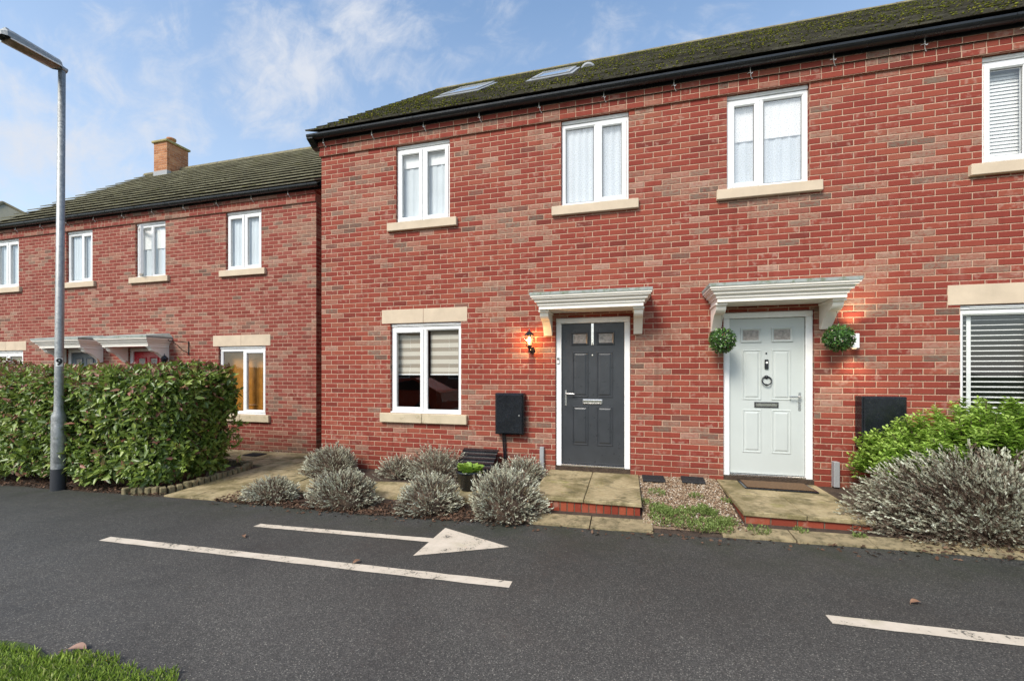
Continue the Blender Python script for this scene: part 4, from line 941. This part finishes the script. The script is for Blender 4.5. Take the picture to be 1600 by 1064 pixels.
# ------------------------------------------------------------------ vegetation
def lavender(x, y, z, rx, ry, h, n, label, shaggy=.10, bias=.0, brown=.22, cat='lavender bush', leaf=.028, group='clipped lavender bushes in the front bed'):
    t = thing('lavender_bush', (x, y, z), label, cat, group)
    d = unit(n); d[:, 2] = np.abs(d[:, 2]) * 1.0 - .12; d /= np.linalg.norm(d, axis=1, keepdims=True)
    ph = np.arctan2(d[:, 1], d[:, 0]); lump = 1 + .07 * np.sin(3 * ph + x * 5) + .05 * np.sin(7 * ph + d[:, 2] * 6 + y * 9) + .04 * np.sin(11 * d[:, 2] + 4 * ph)
    rad = rng.uniform(1 - shaggy * 1.8, 1 + shaggy * .7, n) * lump
    C0 = np.array([x, y, z + h * .10]); sc = np.array([rx, ry, h * .92]); T = C0 + d * sc * rad[:, None]; T[:, 2] = np.maximum(T[:, 2], z + .015)
    B = C0 + d * sc * .35 * rng.uniform(.6, 1, n)[:, None]; ax = T - B; ln = np.linalg.norm(ax, axis=1, keepdims=True); ax = ax / ln
    ax = ax + np.array([0, 0, .18]) + rng.normal(0, .22, (n, 3)); ax /= np.linalg.norm(ax, axis=1, keepdims=True)
    B = T - ax * ln; K = 10; seg = .095
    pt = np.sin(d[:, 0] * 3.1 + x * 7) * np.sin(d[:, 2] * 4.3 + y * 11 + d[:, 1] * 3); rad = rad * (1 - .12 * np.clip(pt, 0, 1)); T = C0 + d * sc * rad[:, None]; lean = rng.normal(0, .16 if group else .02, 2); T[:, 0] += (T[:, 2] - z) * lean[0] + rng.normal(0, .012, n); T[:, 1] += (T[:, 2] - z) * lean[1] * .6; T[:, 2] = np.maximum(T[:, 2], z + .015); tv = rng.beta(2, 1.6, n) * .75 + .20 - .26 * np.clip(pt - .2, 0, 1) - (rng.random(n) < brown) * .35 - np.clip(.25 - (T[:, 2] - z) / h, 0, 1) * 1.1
    P = []; D = []; V = []; L_ = []
    for k in range(K):
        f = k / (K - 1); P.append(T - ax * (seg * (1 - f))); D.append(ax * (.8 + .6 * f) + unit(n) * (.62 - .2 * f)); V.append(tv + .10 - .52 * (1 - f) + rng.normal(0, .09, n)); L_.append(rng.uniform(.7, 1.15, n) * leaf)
    P = np.concatenate(P); D = np.concatenate(D); V = np.clip(np.concatenate(V), 0, 1); L_ = np.concatenate(L_)
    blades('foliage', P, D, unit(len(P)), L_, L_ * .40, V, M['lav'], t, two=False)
    m = max(60, n // 3); k = rng.choice(n, m, replace=False)      # woody stems
    blades('stems', B[k], ax[k], unit(m), ln[k, 0] * rng.uniform(.9, 1.06, m), np.full(m, .006), rng.uniform(0, .22, m), M['lav'], t, two=False)
    c = MB(); rows = [[(x + rx * .62 * math.sin(p) * math.cos(q), y + ry * .62 * math.sin(p) * math.sin(q), z - .02 + h * .66 * math.cos(p)) for q in [2 * math.pi * i / 14 for i in range(14)]] for p in [math.pi * .5 * j / 6 for j in range(7)]]
    c.grid(rows, 0, True); c.build('woody_core', M['bark'], t)
    return t
def lavz(x, y): return zb(x, y)
LV = [(-4.33, -1.50, .36, .26, .27, 900, 'smallest front lavender mound, beside the paved path at the left', .07),
      (-3.26, -1.47, .44, .33, .40, 1500, 'second front lavender mound from the left, wide and purplish brown', .08),
      (-2.19, -1.50, .37, .31, .38, 1250, 'third front lavender mound from the left, with leaf litter at its right', .08),
      (-1.23, -1.47, .42, .37, .46, 1700, 'largest front lavender mound, beside the brick step of the dark door', .08),
      (-4.30, -.42, .44, .30, .43, 1500, 'rounded lavender near the row corner, behind the smallest mound', .08),
      (-3.22, -.35, .30, .24, .28, 700, 'low brown lavender against the wall below the striped-blind window', .14),
      (-2.62, -.36, .50, .28, .40, 1400, 'loose twiggy lavender between the striped-blind window sill and potted plant', .22),
      (-1.33, -.42, .34, .24, .32, 1100, 'straggly lavender below the black meter box by the grey pipe cover', .18)]
for (x, y, rx, ry, h, n, lab, sh) in LV: lavender(x, y, lavz(x, y), rx, ry, h, int(n * .8), lab, sh, brown=.3 if 'brown' in lab or 'twiggy' in lab else .2)
lavender(3.18, -1.06, -.15, 1.06, .53, .70, 7500, 'big sprawling silver lavender at the right in front of the green shrub', .17, brown=.22, leaf=.033, group=None)

def shrub():
    t = thing('green_shrub', (3.5, -.45, -.05), 'leafy pale green shrub below the slatted-blind window, behind the big lavender', 'shrub')
    n = 1050; P = []; D = []; N_ = []; V = []; L_ = []; st = MB()
    for i in range(n):
        x = rng.uniform(2.42, 4.9); y = rng.uniform(-1.05, -.12)
        top = float(np.interp(x, [2.4, 2.6, 2.95, 3.3, 3.6, 3.9, 4.2, 4.9], [.45, .66, .86, .98, 1.08, .98, .96, 1.0])) * (1 - .16 * abs(y + .5) / .5)
        ztp = top * rng.uniform(.45, 1.06); tip = np.array([x, y, ztp]); base = np.array([3.5 + (x - 3.5) * .55, -.5 + (y + .5) * .4, 0.0])
        ax = tip - base; ax /= np.linalg.norm(ax); ax = ax + rng.normal(0, .12, 3); hv = rng.uniform(.45, .95)
        if i % 4 == 0: st.tube([base - [0, 0, .06], (base + tip) / 2 + [0, 0, .06], tip], .004, 5)
        for k in range(20):
            f = k / 19; p = tip - ax * .17 * (1 - f); an = k * 2.4; out = np.array([math.cos(an), math.sin(an), .15 + .6 * f]) + rng.normal(0, .18, 3)
            P.append(p); D.append(out); N_.append(np.array([-.25 * math.cos(an), -.25 * math.sin(an), 1]) + rng.normal(0, .2, 3)); V.append(hv + .25 * (f - .6) + rng.normal(0, .08)); L_.append(rng.uniform(.055, .088) * (1.08 - .4 * f))
    P, D, N_, V, L_ = map(np.array, (P, D, N_, V, L_))
    blades('foliage', P, D, N_, L_, L_ * .46, np.clip(V, 0, 1), M['shrub'], t, droop=.22); st.build('stems', M['bark'], t)
shrub()

def hedge():
    t = thing('hedge', (-8.5, -1.1, -.3), 'clipped leafy green hedge with bronze tips beside the street lamp', 'hedge')
    X0, X1, Y0, Y1, Z0, Z1 = -12.6, -5.92, -1.66, -.50, -.26, 1.33
    def surf(face, n):
        u = rng.random(n); v = rng.random(n)
        if face == 'f': P = np.stack([X0 + (X1 - X0) * u, np.full(n, Y0), Z0 + (Z1 - Z0) * v], 1); Nn = np.tile([0, -1, 0.], (n, 1))
        if face == 't': P = np.stack([X0 + (X1 - X0) * u, Y0 + (Y1 - Y0) * v, np.full(n, Z1)], 1); Nn = np.tile([0, 0, 1.], (n, 1))
        if face == 'r': P = np.stack([np.full(n, X1), Y0 + (Y1 - Y0) * u, Z0 + (Z1 - Z0) * v], 1); Nn = np.tile([1, 0, 0.], (n, 1))
        if face == 'b': P = np.stack([X0 + (X1 - X0) * u, np.full(n, Y1), Z0 + (Z1 - Z0) * v], 1); Nn = np.tile([0, 1, 0.], (n, 1))
        return P, Nn
    PP = []; NN = []
    for f, n in (('f', 19000), ('t', 10000), ('r', 6500), ('b', 3000)):
        a, b = surf(f, n); PP.append(a); NN.append(b)
    P = np.concatenate(PP); Nn = np.concatenate(NN); n = len(P)
    # soft box: round corners, bulges
    c = np.array([(X0 + X1) / 2, (Y0 + Y1) / 2, (Z0 + Z1) / 2]); q = P - c; hx = np.array([(X1 - X0) / 2, (Y1 - Y0) / 2, (Z1 - Z0) / 2]); r = .36
    cl = np.clip(q, -(hx - r), hx - r); d = q - cl; dn = np.linalg.norm(d, axis=1, keepdims=True) + 1e-9; Nn = d / dn; P = c + cl + Nn * np.minimum(dn, r)
    bul = .03 * np.sin(P[:, 0] * 13.1 + 3 * P[:, 2]) * np.cos(P[:, 2] * 11.3 + P[:, 1] * 9) + .085 * np.sin(P[:, 0] * 2.3 + 1) * np.cos(P[:, 2] * 3.1 + P[:, 0]) + .05 * np.sin(P[:, 0] * 5.7 + P[:, 2] * 4.3) + .03 * np.sin(P[:, 1] * 6 + P[:, 2] * 5)
    # undercut towards the ground at the right end
    low = np.clip((.25 - P[:, 2]) / .5, 0, 1)
    depth = -np.abs(rng.normal(0, .105, n)) + rng.normal(0, .03, n); P = P + Nn * (bul + depth)[:, None]; P[:, 0] -= low * .10 * (P[:, 0] > X1 - .5); P[:, 1] -= low * .13 * (P[:, 1] < Y0 + .5) * (np.abs(P[:, 0] + 6.75) < .65); P[:, 2] -= low * .08
    keep = ~((P[:, 0] > -6.9) & (np.sin(P[:, 0] * 9.1 + 2) * np.sin(P[:, 2] * 7.7 + 1) > .62) & (P[:, 2] < .75)); keep &= ~((P[:, 2] < Z0 + .10) & (rng.random(n) < .5))
    # a few stray shoots
    P, Nn = P[keep], Nn[keep]; n = len(P)
    D = unit(n) * .9 + np.array([0, 0, -.15]) + Nn * .35; D[:, 2] += .25 * (Nn[:, 2] > .5)
    Nl = Nn * .8 + np.array([0, 0, .65]) + unit(n) * .45
    L_ = rng.uniform(.045, .125, n); var = np.clip(rng.beta(2.4, 2.2, n) * .80, 0, .79)
    red = rng.random(n) < np.interp(P[:, 2], [0, .6, 1.2, 1.42], [.04, .06, .15, .40]) * (1.25 - .5 * (P[:, 0] > -7.0)); var[red] = rng.uniform(.84, 1, red.sum())
    blades('foliage', P, D, Nl, L_, L_ * .48, var, M['hedge'], t, droop=.12)
    # shoots standing proud of the top
    m = 260; sp = np.stack([rng.uniform(X0, X1 - .1, m), rng.uniform(Y0 + .05, Y1, m), np.full(m, Z1 - .02)], 1); P = []; D = []
    for k in range(6): P.append(sp + np.array([0, 0, .014]) * k + rng.normal(0, .006, (m, 3))); a = rng.uniform(0, 6.28, m); D.append(np.stack([np.cos(a), np.sin(a), np.full(m, .7 + .2 * k)], 1))
    P = np.concatenate(P); D = np.concatenate(D); L_ = rng.uniform(.04, .075, len(P)); v = np.where(rng.random(len(P)) < .5, rng.uniform(.84, 1, len(P)), rng.uniform(.4, .8, len(P)))
    blades('new_shoots', P, D, unit(len(P)) + np.array([0, 0, .5]), L_, L_ * .42, v, M['hedge'], t)
    m = 420; face = rng.random(m) < .68                                   # loose shoots breaking the clipped faces
    sp = np.where(face[:, None], np.stack([rng.uniform(X0, X1 - .2, m), np.full(m, Y0 + .02), rng.uniform(-.2, 1.35, m)], 1), np.stack([np.full(m, X1 - .04), rng.uniform(Y0 + .2, Y1, m), rng.uniform(-.1, 1.3, m)], 1))
    ax = np.where(face[:, None], np.array([0, -1, .45]), np.array([1, -.1, .45])) + rng.normal(0, .4, (m, 3)); P = []; D = []
    for k in range(8): P.append(sp + ax * .013 * k); a = k * 2.4 + sp[:, 0] * 9; D.append(ax * (.4 + .12 * k) + np.stack([np.cos(a), .4 * np.sin(a), np.sin(a)], 1) * .8)
    P = np.concatenate(P); D = np.concatenate(D); L_ = rng.uniform(.045, .095, len(P)); v = np.clip(np.tile(rng.uniform(.3, .85, m), 8) + rng.normal(0, .06, len(P)), 0, 1)
    blades('loose_shoots', P, D, unit(len(P)) + np.array([0, -.3, .7]), L_, L_ * .46, v, M['hedge'], t, droop=.1)
    b = MB()
    for i in range(26):
        x = X0 + .3 + i * .25 + random.uniform(-.06, .06); y = -1.1 + random.uniform(-.2, .2); b.tube([(x, y, -.32), (x + .03, y - .02, .1), (x + random.uniform(-.1, .1), y - .1, .6), (x + random.uniform(-.2, .2), y - .2, 1.1)], [.022, .018, .012, .005], 7)
        for k in range(4):
            z = random.uniform(0, .8); s = random.choice((-1, 1)); b.tube([(x, y, z), (x + s * .12, y - .2, z + .16), (x + s * .2, y - .45, z + .35)], [.010, .008, .004], 6)
    b.build('branches', M['bark'], t)
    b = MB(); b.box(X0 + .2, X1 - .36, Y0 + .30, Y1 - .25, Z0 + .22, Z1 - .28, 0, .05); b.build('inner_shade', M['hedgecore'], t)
hedge()
# hedge bed edging: upright setts in a curve
t = thing('log_edging', (-5.9, -1, -.3), 'low curved row of weathered upright edging setts round the hedge bed', 'edging')
k = 0; pts = [(-6.5, -1.71), (-6.35, -1.70), (-6.0, -1.60), (-5.90, -1.35), (-5.89, -.9), (-5.9, -.45), (-6.05, -.2), (-6.4, -.12), (-7.0, -.1)]
b = MB()
for (xa, ya), (xb, yb) in zip(pts, pts[1:]):
    L = math.hypot(xb - xa, yb - ya); n = max(1, int(L / .085))
    for i in range(n):
        x = xa + (xb - xa) * i / n; y = ya + (yb - ya) * i / n; z = zb(x, y); h = .085 + random.uniform(-.012, .012); an = math.atan2(yb - ya, xb - xa) + random.uniform(-.15, .15)
        s = MB(); s.box(-.036, .036, -.045, .045, z - .03, z + h, 0, .012); b2 = len(b.v)
        for f_ in s.f: b.face([(x + s.v[q][0] * math.cos(an) - s.v[q][1] * math.sin(an), y + s.v[q][0] * math.sin(an) + s.v[q][1] * math.cos(an), s.v[q][2]) for q in f_])
b.build('setts', simple('mossy_setts', (.20, .165, .09), .9, .35, 9, dirt=((.07, .07, .03), .48), bump=.003), t)
# leaf litter, gravel, weeds, grass
def litter(name, pts, mat=M['litter'], lg=(.02, .05)):
    P = np.array(pts); n = len(P); a = rng.uniform(0, 6.28, n); D = np.stack([np.cos(a), np.sin(a), rng.normal(0, .3, n)], 1); L_ = rng.uniform(*lg, n)
    o = blades(name, P, D, np.array([0, 0, 1.]) + unit(n) * .6, L_, L_ * .6, rng.beta(2, 2.5, n), mat, None); o['kind'] = 'stuff'; return o
pts = []
for i in range(2600):
    x = rng.uniform(-5.0, -1.0); y = edge_y(x) + abs(rng.normal(0, .22)) - .02; pts.append((x, y, zb(x, max(y, -1.62)) + .012))
for i in range(1600):
    x = rng.uniform(-9.5, -5.95); y = edge_y(x) + abs(rng.normal(0, .25)); pts.append((x, y, zb(x, y) + .012))
for i in range(350):
    x = rng.uniform(2.3, 4.6); y = rng.uniform(-1.65, -1.4); pts.append((x, y, zb(x, y) + .012))
for i in range(160):
    x = rng.uniform(.3, 1.1); y = rng.uniform(-1.6, -1.1); pts.append((x, y, zb(x, y) + .02))
for i in range(260):
    x = rng.uniform(-5, 3.0); y = edge_y(x) - abs(rng.normal(0, .10)); pts.append((x, y, zg(x) + .008))
litter('leaf_litter', pts)
n = 9000; gx = rng.uniform(.165, 1.09, n); gy = rng.uniform(-1.50, -.0, n); P = np.array([(x, y, zb(x, y) + .004 + rng.uniform(0, .006)) for x, y in zip(gx, gy)])
o = lumps('gravel', P, rng.uniform(.005, .014, n), rng.beta(1.2, 1.5, n), M['gravel']); o['kind'] = 'stuff'
n = 700; gx = rng.uniform(-7.5, -4.9, n); gy = rng.uniform(.82, 1.0, n); P = np.array([(x, y, zb(x, y) + .004) for x, y in zip(gx, gy)]); o = lumps('gravel', P, rng.uniform(.006, .014, n), rng.random(n), M['gravel']); o['kind'] = 'stuff'
sheet('gravel_bed', list(np.arange(.158, 1.095, .1)) + [1.094], c_(-1.55), c_(-.001), lambda x, y: zb(x, y) - .004, M['gravelbase'])
def weeds():
    P = []; D = []; L_ = []
    cl = [(rng.uniform(.28, 1.0), rng.uniform(-1.58, -1.0)) for _ in range(34)] + [(rng.uniform(.2, .4), rng.uniform(-1.4, -.6)) for _ in range(7)] + [(rng.uniform(.5, 1.1), rng.uniform(-1.1, -.7)) for _ in range(4)] + [(1.2, -1.48), (1.55, -1.42), (2.0, -1.45)]
    for cx, cy in cl:
        rr = rng.uniform(.04, .10)
        for k in range(int(48 * rr / .07)):
            a = rng.uniform(0, 6.28); q = rr * math.sqrt(rng.random()); x, y = cx + q * math.cos(a), cy + q * math.sin(a)
            if not .16 < x < 2.1: continue
            z = zb(x, y) + .008
            for j in range(3): P.append((x, y, z + j * .010)); D.append((math.cos(a) * .6 + rng.normal(0, .5), math.sin(a) * .6 + rng.normal(0, .5), rng.uniform(.3, 1.2))); L_.append(rng.uniform(.012, .03))
    P, D, L_ = map(np.array, (P, D, L_)); o = blades('weeds', P, D, unit(len(P)) + np.array([0, 0, .8]), L_, L_ * .4, rng.beta(2.5, 2, len(P)), M['weed']); o['kind'] = 'stuff'
weeds()
def grass():
    n = 52000; x = rng.uniform(-5.6, -1.2, n); y = -4.22 - np.abs(rng.uniform(0, 1.3, n)) ** 1.1
    ed = -4.27 + .05 * np.sin(x * 4.1) + .035 * np.sin(x * 11 + 1) + .02 * np.sin(x * 27); keep = (y < ed) & ~((np.abs(x + 3.45) < .10) & (y > -4.30)); x, y = x[keep], y[keep]; n = len(x)
    z = np.array([zg(a) for a in x]) + .01; D = np.stack([rng.normal(0, .5, n), rng.normal(0, .5, n) + .1, np.ones(n)], 1); L_ = rng.uniform(.018, .046, n) * (1 + .3 * np.sin(x * 6) * np.cos(y * 7))
    o = blades('grass', np.stack([x, y, z], 1), D, unit(n), L_, np.full(n, .0055), np.clip(rng.beta(3, 2.2, n), 0, 1), M['grass'], two=True, droop=.3); o['kind'] = 'stuff'
grass()
# individual fallen leaves on the asphalt and verge
def fallen(x, y, s, label, var, rot):
    me_n = 'fallen_leaf'; z = zg(x) + .012; n = 9; mb = MB(); rows = []
    for i in range(n):
        f = i / (n - 1); w_ = s * .30 * math.sin(math.pi * min(1, f * .93 + .04)) ** .8; cu = .10 * s * math.sin(f * 3.1) + .02 * s
        rows.append([(( f - .5) * s * math.cos(rot) - k * w_ * math.sin(rot) + x, (f - .5) * s * math.sin(rot) + k * w_ * math.cos(rot) + y, z + cu + abs(k) * w_ * .35) for k in (-1, -.5, 0, .5, 1)])
    mb.grid(rows); mb.tube([(x - .5 * s * math.cos(rot), y - .5 * s * math.sin(rot), z + .004), (x - .8 * s * math.cos(rot + .3), y - .8 * s * math.sin(rot + .3), z + .002)], .002, 5)
    o = mb.build('fallen_leaf', var, None, (x, y, z)); tag(o, label, 'leaf', 'fallen leaves on the asphalt')
lf1 = simple('dry_leaf', (.22, .12, .07), .7, .3, 30); lf2 = simple('pink_dry_leaf', (.30, .18, .13), .6, .2, 30)
fallen(1.80, -3.03 + .45, .07, 'curled brown leaf on the asphalt below the pale door', lf1, .3)
fallen(-3.0, -4.22, .10, 'pinkish dead leaf lying on the edge of the grass', lf2, .3)
fallen(-2.13, -2.87, .07, 'brown leaf lying on the long white line', lf1, 1.2)
fallen(-3.55, -2.62, .06, 'brown leaf between the arrow shaft and long white line', lf1, 2.4)
fallen(-3.75, -4.42, .09, 'brown leaf sunk in the grass at the bottom left', lf1, .8)

# ------------------------------------------------------------------ bed objects
t = thing('potted_plant', (-1.93, -.72, -.17), 'bright green primula in a round black pot between lavenders', 'potted plant')
px, py, pz = -1.93, -.80, zb(-1.93, -.80)
b = MB(); b.lathe((px, py, pz), [(0, 0), (.11, 0), (.125, .02), (.165, .215), (.178, .22), (.178, .25), (.160, .25), (.155, .21), (0, .205)], 28); b.build('pot', M['black'], t)
n = 150; a = rng.uniform(0, 6.28, n); q = .155 * np.sqrt(rng.random(n)); P = np.stack([px + q * .5 * np.cos(a), py + q * .5 * np.sin(a), np.full(n, pz + .22)], 1)
D = np.stack([np.cos(a) * (.3 + q * 5), np.sin(a) * (.3 + q * 5), rng.uniform(.35, 1.2, n)], 1); L_ = rng.uniform(.09, .16, n)
blades('leaves', P, D, np.array([0, 0, 1.]) + unit(n) * .35, L_, L_ * .62, np.clip(rng.normal(.62, .2, n), 0, 1), M['shrub'], t, tipw=.95, droop=.25)
t = thing('ribbed_box', (-2.1, -.25, -.15), 'black plastic box with a sloping ribbed lid behind the potted plant', 'box')
x0, x1, z0 = -2.27, -1.78, zb(-2, -.2)
b = MB(); b.extrude_x([(-.42, z0), (-.08, z0), (-.08, z0 + .33), (-.42, z0 + .14)], x0, x1); b.build('body', M['black'], t)
b = MB()
for k in range(5):
    f0, f1 = k / 5, (k + 1) / 5; y0_, y1_ = -.46 + .40 * f0, -.46 + .40 * f1 - .008; za, zc = z0 + .135 + .215 * f0, z0 + .135 + .215 * f1
    b.extrude_x([(y0_, za), (y1_, zc - .014), (y1_, zc + .0), (y0_, za + .022)], x0 - .02, x1 + .02)
b.build('lid', M['black'], t)
for (mx_, my_, rz, lab) in ((.33, -.20, .04, 'black mat on the gravel touching the step of the dark door'), (.80, -.17, -.03, 'black mat on the gravel nearest the step of the pale door')):
    zz = zb(mx_, my_) + .012; b = MB(); b.box(-.135, .135, -.10, .10, 0, .028, 0, .006)
    for k in range(9): b.box(-.125, .125, -.09 + k * .02, -.082 + k * .02, .0285, .033)
    o = b.build('rubber_mat', M['rubber'], None, (0, 0, 0)); o.location = (mx_, my_, zz); o.rotation_euler = (R(5), 0, rz); tag(o, lab, 'mat', 'black mats on the gravel')
t = thing('doormat', (1.65, -.25, -.05), 'worn brown coir doormat with a black rim at the pale door', 'doormat')
b = MB(); b.box(1.33, 2.08, -.42, -.05, -.046, -.034, 0, .004); b.build('rim', M['black'], t)
b = MB(); b.box(1.36, 2.05, -.39, -.07, -.0335, -.024, 0, .003); b.build('coir', M['lettertube'], t)
b = MB(); b.box(-.16, .16, -.12, .12, 0, .012, 0, .003)
for k in range(7): b.box(-.14, .14, -.10 + k * .03, -.088 + k * .03, .0122, .016)
o = b.build('drain_cover', M['rubber']); o.location = (-6.75, .58, zb(-6.75, .58) + .014); tag(o, 'dark drain cover set in the paving below the amber window', 'drain cover')

# ------------------------------------------------------------------ across the road (seen mirrored in the panes)
H4 = thing('house', (-9, -24, -.6), 'brick house across the road, mirrored in the striped-blind window', 'house')
b = MB(); b.box(-20, -5.5, -32, -25, -1, 4.6); b.face([(-5.5, -32, 4.6), (-5.5, -25, 4.6), (-5.5, -28.5, 7.4)]); b.face([(-20, -25, 4.6), (-20, -32, 4.6), (-20, -28.5, 7.4)]); b.build('wall', M['brick2'], H4)
b = MB(); b.face([(-20.2, -24.7, 4.5), (-20.2, -28.5, 7.5), (-5.3, -28.5, 7.5), (-5.3, -24.7, 4.5)]); b.face([(-20.2, -32.3, 4.5), (-5.3, -32.3, 4.5), (-5.3, -28.5, 7.5), (-20.2, -28.5, 7.5)]); b.build('roof', M['tile1'], H4)
for (xa, za) in ((-18, .8), (-13.5, .8), (-9, .8), (-18, 3), (-13.5, 3), (-9, 3)):
    b = MB(); b.box(xa, xa + 1.2, -25, -24.96, za, za + 1.2); wf = b.build('window', M['upvc'], H4); b = MB(); b.box(xa + .08, xa + 1.12, -24.958, -24.95, za + .08, za + 1.12); b.build('pane', M['seal'], wf)
M['carpaint'] = simple('orange_red_car_paint', (.50, .06, .015), .2, .02); M['carglass'] = simple('dark_car_glass', (.01, .012, .014), .05); M['tyre'] = simple('tyre', (.015, .015, .015), .8)
CX, CY = -8.6, -9.3; cz = zg(CX) - .06
CT = thing('parked_car', (CX, CY, cz), 'orange-red car parked on the road, mirrored in the striped-blind window', 'car')
prof = [(-2.0, .30), (-2.05, .62), (-1.95, .88), (-1.1, 1.0), (-.35, 1.46), (.9, 1.50), (1.75, 1.05), (2.0, .98), (2.06, .6), (2.0, .30)]
b = MB()
for s in (-1, 1): b.face([(CX + x, CY + s * (.88 if z < 1.02 else .70), cz + z) for x, z in prof][::s])
n = len(prof)
for i in range(n):
    (xa, za), (xb, zc) = prof[i], prof[(i + 1) % n]; wa, wb = (.88 if za < 1.02 else .70), (.88 if zc < 1.02 else .70)
    b.face([(CX + xa, CY - wa, cz + za), (CX + xb, CY - wb, cz + zc), (CX + xb, CY + wb, cz + zc), (CX + xa, CY + wa, cz + za)])
b.build('body', M['carpaint'], CT)
b = MB()
for s in (-1, 1): b.face([(CX + x, CY + s * (.885 if z < 1.05 else .72), cz + z) for x, z in ((-.85, 1.04), (-.28, 1.40), (.85, 1.43), (1.45, 1.06))])
b.build('side_glass', M['carglass'], CT)
for sx_ in (-1.25, 1.3):
    for s in (-1, 1):
        b = MB(); b.tube([(CX + sx_, CY + s * .70, cz + .32), (CX + sx_, CY + s * .90, cz + .32)], .32, 24); wl_ = b.build('wheel', M['tyre'], CT)
        b = MB(); b.tube([(CX + sx_, CY + s * .90, cz + .32), (CX + sx_, CY + s * .905, cz + .32)], .21, 20); b.build('rim', M['steel'], wl_)
